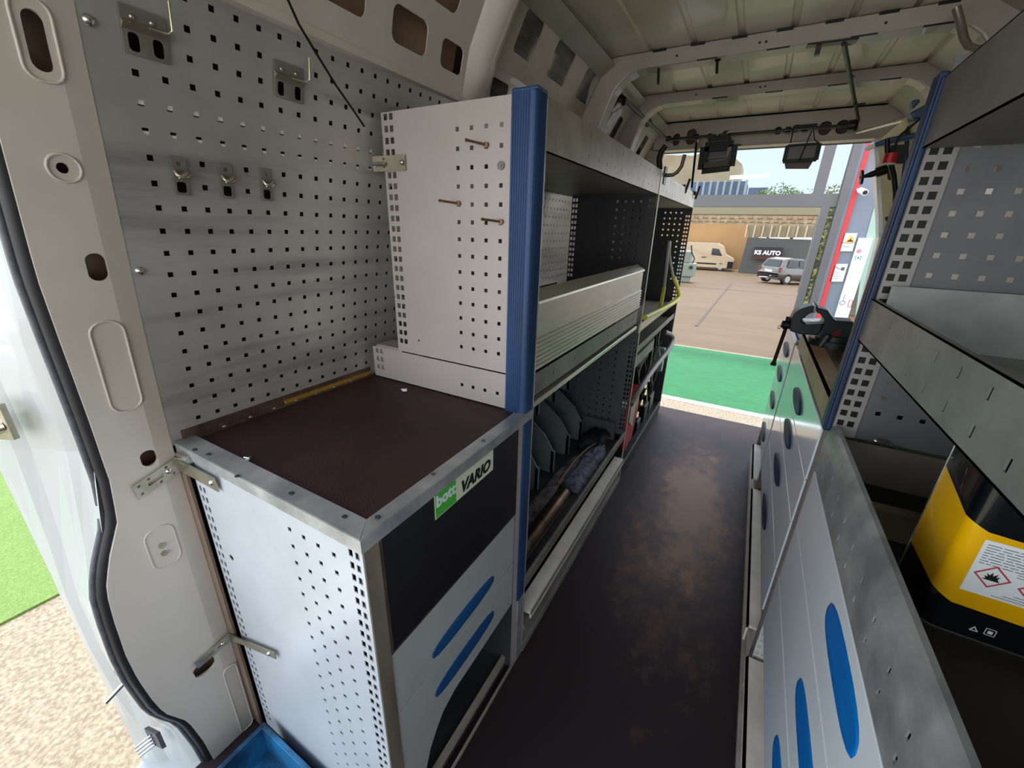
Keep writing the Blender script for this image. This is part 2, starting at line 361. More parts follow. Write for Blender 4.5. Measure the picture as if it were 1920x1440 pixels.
# roof bows
def bow(name, y0, y1, zt, zb, xi, xo):
    m = MB(); out = []
    def arc(a, zt_, rad, lo):
        p = [(XC - a, lo), (XC - a, zt_ - rad)]
        for i in range(1, 6): t = i * pi / 12; p.append((XC - a + rad * (1 - cos(t)), zt_ - rad + rad * sin(t)))
        p.append((XC - a + rad, zt_)); return p
    L = arc(xi, zb, .14, .2)
    L[0] = (L[0][0] - .10, .2); L[1] = (L[1][0] - .01, L[1][1])
    inner = L + [(2 * XC - a, b) for a, b in reversed(L)]
    Lo = arc(xo, zt, .12, .2); Lo[0] = (Lo[0][0] - .10, .2); outer = Lo + [(2 * XC - a, b) for a, b in reversed(Lo)]
    n_ = len(inner); P = []
    for y in (y0, y1): P += [(a, y, b) for a, b in inner] + [(a, y, b) for a, b in outer]
    fs = []
    for i in range(n_ - 1):
        fs += [(i, i + 1, n_ + i + 1, n_ + i), (2 * n_ + i, 3 * n_ + i, 3 * n_ + i + 1, 2 * n_ + i + 1), (i, 2 * n_ + i, 2 * n_ + i + 1, i + 1)]
    m.add(P, fs); o = struct(name, m, bowm, bevel=.006); return o
bow('trim_2', 1.99, 2.065, .665, .612, .585, .68)
bow('trim_3', 2.56, 2.64, .665, .62, .60, .69)
m = MB()
for yb, zb in ((1.9885, .612), (2.5585, .620)):
    for i in range(7):
        x = XC - .42 + i * .14; m.box(x, x + .05, yb - .004, yb + .002, zb + .048, zb + .056)
    for x in (XC - .25, XC - .02, XC + .22, XC + .40): m.box(x, x + .07, yb - .003, yb + .003, zb - .002, zb + .002)
    for x in (XC - .33, XC - .05, XC - .03, XC + .30): m.box(x, x + .007, yb - .002, yb + .001, zb + .022, zb + .028)
struct('trim_15', m, black)
# deep pressed rib between the two front frames
m = MB()
zs = [.335, .36, .40, .45, .50, .55, .60, .64, .665]
P = []; wd = [.0, .02, .05, .06, .065, .07, .07, .07, .07]
for z, q in zip(zs, wd):
    x = W(z)
    q *= .7; P += [(x + .012, 1.125, z), (x + .014 + q * .6, 1.145, z), (x + .014 + q, 1.165, z), (x + .014 + q, 1.195, z), (x + .012 + q * .5, 1.235, z), (x - .002, 1.26, z)]
m.add(P, [(6 * j + i, 6 * j + i + 1, 6 * j + i + 7, 6 * j + i + 6) for j in range(len(zs) - 1) for i in range(5)], True)
P2 = [Vector(p) - Vector((.02, 0, 0)) for p in P]
m.add(P2, [(6 * j + i, 6 * j + i + 6, 6 * j + i + 7, 6 * j + i + 1) for j in range(len(zs) - 1) for i in range(5)])
struct('trim_4', m, beige)
# rear header with round openings
m = MB(); hx = [(-.60, .565, .022, .035), (-.51, .575, .03, .045), (-.40, .57, .018, .018), (-.31, .575, .02, .02), (-.03, .575, .02, .02), (.06, .58, .02, .02), (.20, .57, .03, .035), (.28, .57, .03, .035), (.34, .53, .02, .02)]
holes = [(a - w_, z - h, a + w_, z + h, min(w_, h) * .95) for a, z, w_, h in hx] + [(-.20, .565, -.135, .58, .002)]
m.sheet(YP(3.2), -.74, .56, .515, .668, holes, .004)
m.box(-.74, .56, 3.2, 3.34, .66, .69); m.box(-.74, .56, 3.2, 3.3, .505, .516)
struct('wall_rear', m, bowm)
m = MB(); m.box(-.8, .62, 3.30, 3.31, .50, .66); struct('trim_9', m, dark)
# rear right pillar and opened door edge
def rx(z): return .44 + .16 * min(1, (.51 - z) / .5) + .03 * max(0, min(1, (.0 - z) / .5))
m = MB(); zs = [.515, .42, .32, .2, .1, 0, -.1, -.25, -.5, -.8, -1.33]
m.add([q for z in zs for q in ((rx(z), 3.24, z), (rx(z) + .018, 3.235, z), (rx(z) + .018, 3.32, z), (rx(z), 3.32, z))], [(4 * i + k, 4 * i + (k + 1) % 4, 4 * i + 4 + (k + 1) % 4, 4 * i + 4 + k) for i in range(len(zs) - 1) for k in range(4)])
struct('trim_5', m, jambm)
m = MB(); m.sheet(lambda u, v, n_: (rx(v) + u, 3.24 - n_, v), .018, .30, -1.33, .515, [(.05, .30, .085, .37, .01), (.03, .085, .075, .115, .014), (.03, -.02, .08, -.008, .005), (.13, .12, .17, .2, .01), (.05, -.18, .12, -.13, .012), (.05, -.36, .12, -.30, .01)], .004, dv=.06)
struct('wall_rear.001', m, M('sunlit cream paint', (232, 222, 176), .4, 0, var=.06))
m = MB(); m.sheet(lambda u, v, n_: (rx(v) + u, 3.30 - n_, v), .022, .36, -1.33, .515, [], .004, dv=.06); struct('trim_6', m, dark)
# left rear closing pillar
m = MB(); m.add([(-.66, 3.2, .51), (-.70, 3.2, .3), (-.76, 3.2, 0), (-.80, 3.2, -1.33), (-1.0, 3.2, -1.33), (-1.0, 3.2, .51)], [(0, 1, 2, 3, 4, 5)]); struct('wall_rear.002', m, bowm)
# front left pillar with its openings
SL = [(-1.36, .20), (-1.25, .193), (-1.141, .179), (-1.07, .150), (-1.026, .141), (-.93, .132), (-.855, .130), (-.76, .134), (-.684, .140), (-.62, .160), (-.55, .190), (-.46, .200), (-.35, .200), (-.244, .198), (-.087, .194), (.085, .200), (.3, .208), (.45, .21), (.6, .212)]
def SY(z):
    for (z0, y0), (z1, y1) in zip(SL, SL[1:]):
        if z <= z1: return y0 + (y1 - y0) * (z - z0) / (z1 - z0)
    return SL[-1][1]
def pil(u, v, n_):
    if u > .28: yy = u
    else: yy = .28 - (.28 - u) * (.28 - SY(v)) / .08
    return (W(v) + .006 + n_ - .25 * max(0, u - .285) , yy, v)
m = MB(); holes = [(.247, .176, .270, .240, .011), (.246, .056, .260, .070, .0068), (.252, -.098, .276, -.055, .0115), (.250, -.462, .276, -.428, .0125), (.244, -1.045, .270, -1.005, .0125)]
m.sheet(pil, .20, .306, -1.36, .42, holes, .006, du=.02, dv=.03)
struct('trim_7', m, beige, bevel=.0)
# pressed outlines on the pillar
def outline(z0, z1, y0, y1, r, rad=.002):
    m = MB(); p = []
    for cy, cz, a0 in ((y1 - r, z1 - r, 0), (y0 + r, z1 - r, 90), (y0 + r, z0 + r, 180), (y1 - r, z0 + r, 270)):
        for k in range(5):
            a = math.radians(a0 + k * 22.5); y = cy + r * cos(a); z = cz + r * sin(a); p.append((W(z) + .0065, y, z))
    p.append(p[0]); m.tube(p, rad, 6, False); return m
m = outline(-.335, -.165, .232, .277, .02)
m.v += []; q = outline(-.70, -.60, .215, .265, .02, .002); m.add(q.v, q.f, True); q = outline(-1.33, -1.08, .27, .30, .012, .002); m.add(q.v, q.f, True)
for zc in (.063,): q = outline(zc - .018, zc + .018, .236, .272, .017, .002); m.add(q.v, q.f, True)
for zc in (-.095,): q = outline(.165, .252, .240, .278, .015, .002); m.add(q.v, q.f, True)
struct('trim_7_pressing', m, beige).name = 'trim_7.001'
m = MB()
for z in (-.645, -.665): m.disc((W(z) + .006, .238, z), (1, 0, 0), .0065, .004, 6); m.disc((W(z) + .008, .238, z), (1, 0, 0), .003, .004, 8)
struct('trim_16', m, zinc)
# dark strip closing the gap between pillar and cabinet
m = MB(); m.box(-1.03, -.948, .3065, .3125, -1.36, -.455); struct('trim_8', m, M('brown gap strip', (150, 128, 110), .4, 0, col2=(116, 96, 82), scale=5))
# outer door jamb
jz = [.6, .4, .2, 0, -.2, -.4, -.6, -.75, -.9, -1.05, -1.2, -1.4, -1.75]
jt = [(0, 0), (.12, .0), (.2, -.007), (.30, -.007), (.36, .004), (.62, .004), (.7, -.008), (.86, -.008), (.92, .0), (1.0, 0)]
m = MB(); P = []
for z in jz:
    a = Vector((W(z) - .012, SY(z) - .006, z)); b = Vector((-1.15 if z < .1 else -1.15 + (z - .1) * .35, .104, z))
    if z > .1: b.x = min(b.x, a.x - .06)
    d = b - a; nrm = Vector((-.5, -.85, 0)) 
    for t, h in jt: P.append(a + d * t - nrm * h)
k = len(jt)
m.add(P, [(k * j + i, k * j + i + 1, k * j + i + k + 1, k * j + i + k) for j in range(len(jz) - 1) for i in range(k - 1)])
P3 = []
for j, z in enumerate(jz):
    b = P[k * j + k - 1]; P3 += [b, b + Vector((-.02, .01, 0)), b + Vector((-.022, .3, 0))]
m.add(P3, [(3 * j + i, 3 * j + i + 1, 3 * j + i + 4, 3 * j + i + 3) for j in range(len(jz) - 1) for i in range(2)])
struct('wall_left_jamb', m, jambm).name = 'wall_left.003'
# lower left step of the body under the seal
m = MB(); m.box(-1.15, -.985, -.5, .20, -1.40, -1.345); struct('trim_10', m, jambm, bevel=.01)
# outside ground
m = MB(); m.box(-14, 14, -6, 7.95, -2.0, -1.95); struct('ground', m, pebble)
m = MB(); m.add([(-40, 7.95, -1.95), (40, 7.95, -1.95), (40, 8, -1.95), (-40, 8, -1.95), (40, 90, gz(90)), (-40, 90, gz(90))], [(0, 1, 2, 3), (3, 2, 4, 5)]); struct('ground.001', m, paving)
m = MB(); a, b = ong(1305, 612), ong(1373, 530); m.bar(a + Vector((0, 0, .0)), b + Vector((0, 0, .0)), .07, .02); struct('trim_11', m, M('dark paving joint', (62, 44, 30), .7))
m = MB(); m.box(-3.0, 3.0, 5.16, 7.83, -1.95, -1.935)
solo('carpet', m, carpet, 'bright green carpet runner laid on the ground behind the open rear doors', 'carpet')
m = MB(); m.box(-3, 3, 5.10, 5.16, -1.955, -1.93); struct('trim_12', m, white)
m = MB(); m.box(-9, -2.95, -4, 5.05, -1.952, -1.935)
solo('carpet', m, grass, 'yellow green carpet on the ground outside the side door, beside the pebbled floor', 'carpet')

# ================================================================ LEFT SIDE
# perforated wall panel
th = thing('perforated_wall_panel', 'large dull steel wall panel full of small square holes above the brown bench', 'wall panel', (-.97, .31, -.44))
rows = [.2028 - .03741 * i for i in range(-3, 17)]; cols = [.3623 + .0381 * i for i in range(0, 71)]
hs = []
for i, v in enumerate(rows):
    for j, u in enumerate(cols):
        if i < 3 and (j < 2 or (i > 0 and j in (6, 7))): continue
        if i in (6, 7) and j in (1, 3, 5): continue
        hs.append((u - .0045, v - .0044, u + .0045, v + .0044))
for y0, y1, z0 in ((.352, .408, .228), (.577, .638, .226)):
    for a, b in ((y0 + .006, y0 + .02), (y1 - .02, y1 - .006)): hs.append((a - .002, z0 - .002, b + .002, z0 + .024))
for y in (.400, .475, .551): hs.append((y - .0095, .040, y + .0095, .062))
m = MB(); m.sheet(WL(0), .304, 3.1, -.44, .345, hs, .0015, dv=.04)
part('perforated_sheet', m, panelm, th)
for px, py in ((167, 38), (263, 508), (530, 35), (737, 130), (855, 183)):
    m = MB(); P = onw(px, py, .001); m.dome(P, (1, 0, -.17), .0075, 14); part('screw', m, chrome, th)
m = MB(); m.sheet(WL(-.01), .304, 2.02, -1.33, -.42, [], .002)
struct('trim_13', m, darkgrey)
# hook plates and clips fixed on the panel
def wallpt(y, z, off=0): return Vector((W(z) + off, y, z))
def hook(y0, y1, z0, z1, label):
    c = wallpt((y0 + y1) / 2, z0); t = thing('hook_plate', label, 'hook', c, 'wide hook plates on the wall panel')
    m = MB(); h1 = z0 + .022
    m.sheet(WL(.004), y0, y1, z0 - .004, z1, [(y0 + .006, z0 + .0, y0 + .02, z0 + .022, .005), (y1 - .020, z0 + .0, y1 - .006, z0 + .022, .005)], .002)
    part('plate', m, greyd, t)
    m = MB(); zz = z0 + .024; m.prism([wallpt(y0, zz, .004), wallpt(y0, zz + .012, .004), wallpt(y0, zz + .006, .012)], (0, y1 - y0, 0)); part('folded_lip', m, zinc, t)
    for q in (y0 + .014, y1 - .018): m = MB(); m.dome(wallpt(q, z1 - .012, .005), (1, 0, 0), .0035); part('rivet', m, zinc, t)
    m = MB(); p0 = wallpt(y0 + .03, z0 + .031, .01); p1 = wallpt(y1 - .002, z0 + .031, .012); p2 = p1 + Vector((.008, .003, .004)); p3 = p2 + Vector((.006, .001, .035))
    m.tube([p0, p1, p2, p3], .002, 8); part('hook', m, zinc, t)
hook(.352, .408, .228, .280, 'wide grey hook plate at the top corner of the wall panel, next to the pillar')
hook(.577, .638, .226, .279, 'wide grey hook plate near the hanging black wire on the wall panel')
def clip(y, label, bright=False):
    z0, z1 = .038, .097; t = thing('tool_clip', label, 'clip', wallpt(y, z0), 'small tool clips in a row on the wall panel')
    m = MB(); m.sheet(WL(.004), y - .011, y + .011, z0, z1, [(y - .0075, z0 + .004, y + .0075, z0 + .021, .004), (y - .004, z1 - .014, y + .004, z1 - .007, .003)], .002); part('plate', m, greyd, t)
    m = MB(); c = wallpt(y, z0 + .032, .012)
    m.tube([c + Vector((-.004, -.009, .005)), c + Vector((.004, -.010, -.002)), c + Vector((.006, 0, -.005)), c + Vector((.004, .010, .0)), c + Vector((-.006, .012, .006))], .003, 8)
    m.tube([c + Vector((0, -.006, -.006)), c + Vector((.008, .0, .0)), c + Vector((0, .008, .004))], .0025, 8)
    part('spring', m, chrome if bright else zinc, t)
clip(.400, 'small grey tool clip on the wall panel, nearest the pillar')
clip(.475, 'small grey tool clip on the wall panel, middle of the row of three')
clip(.551, 'small grey tool clip with a shiny bright spring, farthest of three from the pillar', True)
# loose black wire hanging over the panel
m = MB(); m.tube([Vector(onw(px, py, .035)) for px, py in ((528, -30), (540, 0), (560, 45), (593, 100), (630, 160), (660, 203), (683, 237))], .0022, 8)
solo('hanging_wire', m, black, 'thin black wire hanging down in front of the perforated wall panel', 'wire')
# bolted angle between wall panel and rack
t = thing('angle_bracket', 'slotted zinc angle bracket joining the wall panel to the tall grey rack', 'bracket', (-.80, .825, .12))
m = MB(); m.sheet(lambda u, v, n_: (u, .824 - n_ - .06 * max(0, -.81 - u), v), -.868, -.766, .121, .155, [(-.860, .132, -.842, .142, .004), (-.835, .128, -.830, .133), (-.835, .145, -.830, .150)], .003, du=.03)
part('plate', m, zinc, t)
m = MB(); m.tube([(-.862, .815, .137), (-.825, .815, .137)], .004, 8); m.disc((-.845, .822, .137), (0, -1, 0), .006, .006, 6); part('bolt', m, chrome, t)
m = MB(); m.dome((-.774, .822, .138), (0, -1, 0), .006); part('bolt', m, chrome, t)

# ---- base cabinet nearest the side door
bc = thing('base_cabinet', 'low grey cabinet with black panel and two blue handles under the brown bench', 'cabinet', (-.68, .57, ZF))
hs = []
for i in range(33):
    z = -.472 - .0247 * i
    if z > -1.28: hs += sq([-.449, -.434], [z], .009, .014)
for i in range(31):
    z = -.527 - .0247 * i
    if z > -1.27: hs += sq([-.914, -.899], [z], .0085, .014)
hs += sq([-.606, -.568, -.531, -.492], [-.497 - .0374 * i for i in range(21)], .009)
hs.append((-.868, -.693, -.852, -.679, .0065))
m = MB(); m.sheet(YP(.313), -.926, -.4225, -1.31, -.44, hs, .0018); part('side_panel', m, M('grey sheet tinted with sky light', (206, 212, 218), .3, .05, col2=(184, 190, 196), scale=3, detail=9), bc)  # cool light from the side door put into this sheet's grey
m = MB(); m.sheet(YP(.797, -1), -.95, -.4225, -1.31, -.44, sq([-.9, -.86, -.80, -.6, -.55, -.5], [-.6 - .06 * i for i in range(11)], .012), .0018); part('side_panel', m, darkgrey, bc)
m = MB(); m.box(-.4225, -.4205, .3145, .344, -1.30, -.452); m.box(-.436, -.4225, .3155, .344, -1.30, -.452); part('front_stile', m, woodm, bc)
m = MB(); m.box(-.436, -.4225, .344, .80, -.719, -.452); part('frame', m, M('worn dark wood frame', (96, 78, 62), .6, 0, col2=(60, 48, 40), scale=14), bc)
m = MB(); m.box(-.4235, -.4215, .352, .796, -.713, -.458); bp = part('black_panel', m, blackp, bc)
m = MB(); m.box(-.4213, -.4208, .477, .679, -.513, -.4585); st = part('sticker', m, M('white sticker', (226, 232, 200), .5, var=.03), bc, label='green and white maker sticker')
m = MB(); m.box(-.4207, -.4203, .479, .541, -.511, -.460); part('green_field', m, M('green sticker', (70, 190, 60), .45, var=.03), st)
text('lettering', 'bott', .034, (-.4202, .510, -.478), (0, 1, 0), (0, 0, 1), white, st, bold=.0012)
text('lettering', 'VARIO', .036, (-.4206, .610, -.492), (0, 1, 0), (0, 0, 1), blk, st, bold=.0018, sx=1.02, shear=.25)
def drawer(parent, x, s, y0, y1, z0, z1, hy0, hy1, hz0, hz1, mat=front, th_=.016, hm=blueh, poly=None, pr=.0022, pw=.7):
    m = MB()
    if poly: m.prism([(x, a, b) for a, b in poly], (-s * th_, 0, 0))
    else: m.box(min(x, x - s * th_), max(x, x - s * th_), y0, y1, z0, z1)
    d = part('drawer', m, mat, parent, bevel=.0015)
    # handle: recessed oval grip, wider towards its rounded ends
    n_ = 20; P = []; cy, cz = (hy0 + hy1) / 2, (hz0 + hz1) / 2; a, b = (hy1 - hy0) / 2, (hz1 - hz0) / 2
    for i in range(n_):
        t_ = 2 * pi * i / n_; c_, s_ = cos(t_), sin(t_)
        yy = cy + a * (abs(c_) ** .75) * (1 if c_ > 0 else -1); zz = cz + b * (abs(s_) ** pw) * (1 if s_ > 0 else -1)
        P.append((yy, zz))
    m = MB(); vs = [(x + s * .0004, p, q) for p, q in P] + [(x + s * pr, cy + (p - cy) * .985, cz + (q - cz) * .9) for p, q in P] + [(x + s * (pr - .001), cy + (p - cy) * .93, cz + (q - cz) * .5) for p, q in P]
    m.add(vs, [(i, (i + 1) % n_, n_ + (i + 1) % n_, n_ + i) for i in range(n_)] + [(n_ + i, n_ + (i + 1) % n_, 2 * n_ + (i + 1) % n_, 2 * n_ + i) for i in range(n_)] + [tuple(range(2 * n_, 3 * n_))], True)
    part('handle', m, hm, d)
    return d
blueL = M('blue recessed handle', (16, 84, 142), .4, 0, col2=(12, 70, 124), scale=5)
frontL = M('satin grey drawer front', (176, 179, 178), .30, 0, col2=(162, 166, 165), scale=2)
drawer(bc, XL, 1, .345, .798, -.8825, -.721, .447, .692, -.868, -.822, frontL, hm=blueL)
cut = [(.345, -.8855), (.798, -.8855), (.798, -1.04), (.52, -1.045), (.475, -1.06), (.45, -1.085), (.425, -1.12), (.395, -1.2), (.385, -1.315), (.345, -1.315)]
drawer(bc, XL, 1, 0, 0, 0, 0, .449, .695, -.995, -.945, frontL, hm=blueL, poly=cut)
m = MB(); m.box(-.93, -.44, .32, .796, -1.05, -1.04); m.box(-.93, -.44, .32, .796, -1.315, -1.30); m.box(-.95, -.93, .32, .796, -1.31, -.45); part('inner_shelf', m, darkgrey, bc)
m = MB(); m.box(-.452, -.44, .345, .80, -1.30, -1.275); m.box(-.425, -.421, .345, .83, -1.329, -1.315); part('bottom_rail', m, rail, bc)
m = MB(); m.box(-.47, -.424, .799, .828, -1.31, -.455); part('rear_stile', m, grey, bc)

# ---- worktop on it
wt = thing('worktop', 'dark brown phenolic worktop with galvanised edge strips on the low grey cabinet', 'worktop', (-.70, .58, -.452))
m = MB(); m.prism([(-.972, .318, -.4355), (-.424, .318, -.4355), (-.424, .8285, -.4355), (-.972, .8285, -.4355)], (0, 0, -.014)); part('board', m, phen, wt)
m = MB(); m.prism([(-.965, .3105, -.4345), (-.4205, .3105, -.4345), (-.445, .346, -.4325), (-.965, .346, -.4325)], (0, 0, .0025)); m.box(-.965, -.4205, .309, .3125, -.457, -.4325); part('edge_strip', m, galv, wt)
m = MB(); m.prism([(-.4195, .3105, -.4345), (-.4195, .862, -.4345), (-.445, .862, -.4325), (-.445, .3465, -.4325)], (0, 0, .0025)); m.box(-.4205, -.4175, .309, .862, -.457, -.4325); part('edge_strip', m, galv, wt)
dsc = M('dull screw', (110, 112, 116), .3, .8)
for px, py in ((445, 893), (546, 925), (646, 969), (708, 970), (812, 889), (906, 826), (968, 773), (365, 843), (391, 852)): m = MB(); m.disc(onz(px, py, -.4305), (0, 0, 1), .0045, .0012, 10); part('screw', m, dsc, wt)
m = MB(); m.box(-.969, -.950, .325, .83, -.4355, -.4325); m.prism([(W(-.43) + .001, .325, -.4325), (W(-.43) + .0035, .325, -.4325), (W(-.415) + .003, .325, -.412), (W(-.415) + .001, .325, -.412)], (0, .505, 0)); part('rear_angle', m, M('oiled steel angle', (150, 128, 118), .35, .7, col2=(110, 88, 80), scale=20), wt)
for i in range(9): m = MB(); m.dome((-.960, .345 + i * .058, -.4325), (0, 0, 1), .0048); part('screw', m, chrome, wt)
m = MB(); m.box(-.966, -.960, .55, .83, -.4325, -.424); part('yellow_edge', m, M('yellowed strip', (170, 130, 50), .5), wt)
# crumbs / fixings left on the board
for px, py, lab in ((463, 862, 'small bright screw lying near the front left corner of the brown worktop'), (757, 733, 'small white plastic clip on the brown worktop near the tall rack')):
    c = onz(px, py, -.432); m = MB(); m.dome(c, (0, 0, 1), .0045); m.tube([c + Vector((-.008, .0, .003)), c + Vector((.006, .003, .004))], .0022, 8); m.disc(c + Vector((.006, .003, .0)), (0, 0, 1), .003, .007, 8)
    solo('screw' if px < 500 else 'plastic_clip', m, chrome if px < 500 else white, lab, 'screw' if px < 500 else 'clip')
# brackets between pillar and cabinet
def wbr(name, a0, a1, b0, b1, c1, label, slots=True):
    t = thing('angle_bracket', label, 'bracket', a0)
    m = MB(); u = (a1 - a0)
    def mp(p, q, n_): return a0 + u * p + (b0 - a0) * q + Vector((n_, 0, 0))
    m.sheet(mp, 0, 1, 0, 1, [(.28, .38, .62, .62, .0), (.08, .15, .14, .3), (.08, .7, .14, .85), (.3, .1, .36, .25), (.7, .1, .76, .25), (.5, .75, .56, .9), (.8, .75, .86, .9)] if slots else [(.1, .2, .5, .6), (.6, .4, .7, .6)], .003)
    part('plate', m, zinc, t)
    m = MB(); e = a1; f_ = a1 + (b0 - a0)
    vs = [e, f_, c1 + (b0 - a0), c1]; m.prism(vs, (0, -.003, 0)); part('plate', m, zinc, t)
    m = MB(); m.dome(a0 + u * .75 + (b0 - a0) * .5 + Vector((.001, 0, 0)), (1, 0, 0), .006); part('bolt', m, chrome, t); m = MB(); m.dome(c1 + (b0 - a0) * .5 + (a1 - c1) * .12 + Vector((0, -.003, 0)), (0, -1, 0), .006); part('bolt', m, chrome, t)
wbr('x', Vector((-.958, .224, -.487)), Vector((-.958, .303, -.462)), Vector((-.959, .227, -.520)), 0, Vector((-.815, .305, -.462)), 'slotted zinc bracket joining the white pillar to the cabinet top corner, upper of two')
wbr('x', Vector((-.964, .224, -.985)), Vector((-.964, .304, -.975)), Vector((-.965, .226, -1.008)), 0, Vector((-.755, .305, -.895)), 'bent zinc bracket joining the white pillar to the cabinet side, lower of two', False)
m = MB(); c = ony(352, 858, .309); m.tube([c + Vector((-.02, -.006, 0)), c + Vector((.012, 0, 0))], .010, 10); solo('bolt', m, chrome, 'fat bright bolt head beside the upper pillar bracket at the worktop corner', 'bolt')
# rubber door seal
m = MB(); pth = []
for i in range(60):
    z = .60 - i * (.60 + 1.36) / 59; pth.append(Vector((W(z) - .012, SY(z) + .0, z)))
sl = thing('door_seal', 'thick black rubber door seal running down the left pillar', 'door seal', (-.99, .2, -1.36))
m.tube(pth, .0135, 10); part('bulb', m, rubber, sl)
m = MB(); m.tube([p + Vector((-.006, -.014, 0)) for p in pth], .0065, 8); part('lip', m, rubberg, sl, label='grey lip')
# door hardware on the jamb
m = MB(); c = Vector((-1.05, .150, -.42)); 
a = onx(0, 800, -1.06); b = onx(30, 790, -1.04)
m.prism([b + Vector((0, -.003, .035)), b + Vector((0, -.003, -.03)), b + Vector((-.03, -.018, -.03)), b + Vector((-.03, -.018, .035))], (.004, -.008, 0)); m.tube([b + Vector((-.01, -.01, -.005)), b + Vector((-.02, -.035, -.01)), b + Vector((-.07, -.05, -.02))], .012, 8)
solo('door_striker', m, zinc, 'dull metal door striker on the white jamb at the left picture edge', 'striker')
m = MB(); c = onx(238, 1275, -1.045)
m.tube([c + Vector((.012, 0, -.012)), c, c + Vector((-.012, -.006, .03)), c + Vector((.004, .004, .045))], .006, 8); m.tube([c, c + Vector((-.01, -.04, -.028))], .005, 8)
solo('door_hook', m, chrome, 'small bright metal pin on the white jamb beside the seal', 'pin')
m = MB(); c = onx(290, 1375, -1.06); d = Vector((0, 0, -1))
t = thing('contact_plate', 'dark contact plate with metal prongs on the lower white jamb', 'contact plate', c)
m.prism([c + Vector((.0, -.004, .035)), c + Vector((.024, .006, .02)), c + Vector((.024, .006, -.04)), c + Vector((0, -.004, -.025))], (-.003, -.008, 0)); part('plate', m, rubberg, t)
m = MB()
for i in range(4): p = c + Vector((.008, -.008, .012 - i * .012)); m.tube([p, p + Vector((-.012, -.03, -.012))], .0025, 6)
part('prong', m, chrome, t)
# blue crate at the cabinet foot
cz = -1.225; t = thing('crate', 'open blue plastic crate on the floor at the foot of the near cabinet', 'crate', (-.78, .17, ZF))
def crate(x0, x1, y0, y1, z0, z1, w_=.006):
    m = MB(); m.box(x0, x1, y0, y1, z0, z0 + w_); m.box(x0, x0 + w_, y0, y1, z0, z1); m.box(x1 - w_, x1, y0, y1, z0, z1); m.box(x0, x1, y0, y0 + w_, z0, z1); m.box(x0, x1, y1 - w_, y1, z0, z1)
    m.box(x0 - .006, x1 + .006, y1 - .002, y1 + .006, z1 - .012, z1); m.box(x0 - .006, x0 + .002, y0, y1, z1 - .012, z1); m.box(x1 - .002, x1 + .006, y0, y1, z1 - .012, z1); return m
part('tub', crate(-.872, -.55, .0, .285, ZF, cz), M('blue crate plastic', (36, 118, 168), .5, 0, col2=(14, 50, 78), scale=7, lo=.4, hi=.6), t, bevel=.002)
m = MB()
for i in range(14):
    c = Vector((-.85 + random.random() * .26, .05 + random.random() * .2, ZF + .012)); m.box(c.x, c.x + .03, c.y, c.y + .02, c.z, c.z + .012)
part('scraps', m, rag, t, kind='stuff')

# ---- tall rack, front bay
rk = thing('shelving_rack', 'tall grey shelving rack with fluted blue post and ribbed aluminium tray, behind the bench', 'rack', (-.64, 1.4, ZF))
hs = sq([-.615, -.5775, -.54, -.5025], [.196 - .0375 * i for i in range(14)], .0088)
hs += sq([-.824, -.807], [.236 - .0247 * i for i in range(23)], .0115, .0135)
hs.append((-.762, -.30, -.756, -.294, .0028))
m = MB(); m.sheet(YP(.83), -.838, -.4715, -.338, .246, hs, .0018); part('side_panel', m, grey, rk)
hs = sq([-.614, -.578, -.541, -.503], [-.396], .0088) + sq([-.922, -.905], [-.352, -.377, -.402], .0115, .0135)
m = MB(); m.sheet(YP(.828), -.941, -.4715, -.4325, -.341, hs, .0018); part('lower_side_panel', m, grey, rk)
m = MB(); m.box(-.93, -.84, .835, .90, -.41, -.335); m.box(-.93, -.825, .80 + .03, .835, -.345, -.338); part('back_box', m, grey, rk)
# fluted post
def post(x0, x1, y0, y1, z0, z1, flute=7, face=-1):
    P = []; r = .014; n_ = flute * 4
    def corner(cx, cy, a0):
        return [(cx + r * cos(math.radians(a0 + k * 18)), cy + r * sin(math.radians(a0 + k * 18))) for k in range(6)]
    P += [(x0, y0)]
    for k in range(n_ + 1):
        a = x0 + .004 + (x1 - r - x0 - .004) * k / n_; P.append((a, y0 + (.0014 if k % 4 in (1, 2) else 0)))
    P += corner(x1 - r, y0 + r, 270)
    P += [(x1, y0 + r + (y1 - y0 - r) * k / 8 ) if k % 2 == 0 else (x1 - .0014, y0 + r + (y1 - y0 - r) * k / 8) for k in range(1, 9)] + [(x0, y1)]
    m = MB(); m.prism([(a, b, z0) for a, b in P], (0, 0, z1 - z0)); return m
part('post', post(-.476, -.4185, .822, .864, -1.06, .252), blue, rk, label='fluted blue post')
m = MB(); m.box(-.4205, -.4175, .864, .868, -1.32, .24); m.box(-.47, -.419, .83, .866, -1.325, -1.06); part('upright', m, galv, rk)
m = MB(); m.box(-.477, -.4175, .821, .865, .246, .2535); part('post_cap', m, blue, rk, bevel=.004)
# top fascia and shelf
hs = sq([1.06 + .0755 * i for i in range(13)], [.223], .004, .009) + sq([1.061 + .0755 * i for i in range(13)], [.177], .004, .009)
m = MB(); m.sheet(XP(XL), .868, 2.035, .149, .247, hs, .002); m.box(-.842, XL, .835, 2.03, .149, .152); m.box(-.842, -.838, .835, 2.03, .149, .20)
part('top_shelf', m, M('scuffed steel fascia', (178, 170, 156), .4, .3, col2=(140, 132, 118), scale=7, detail=9), rk)
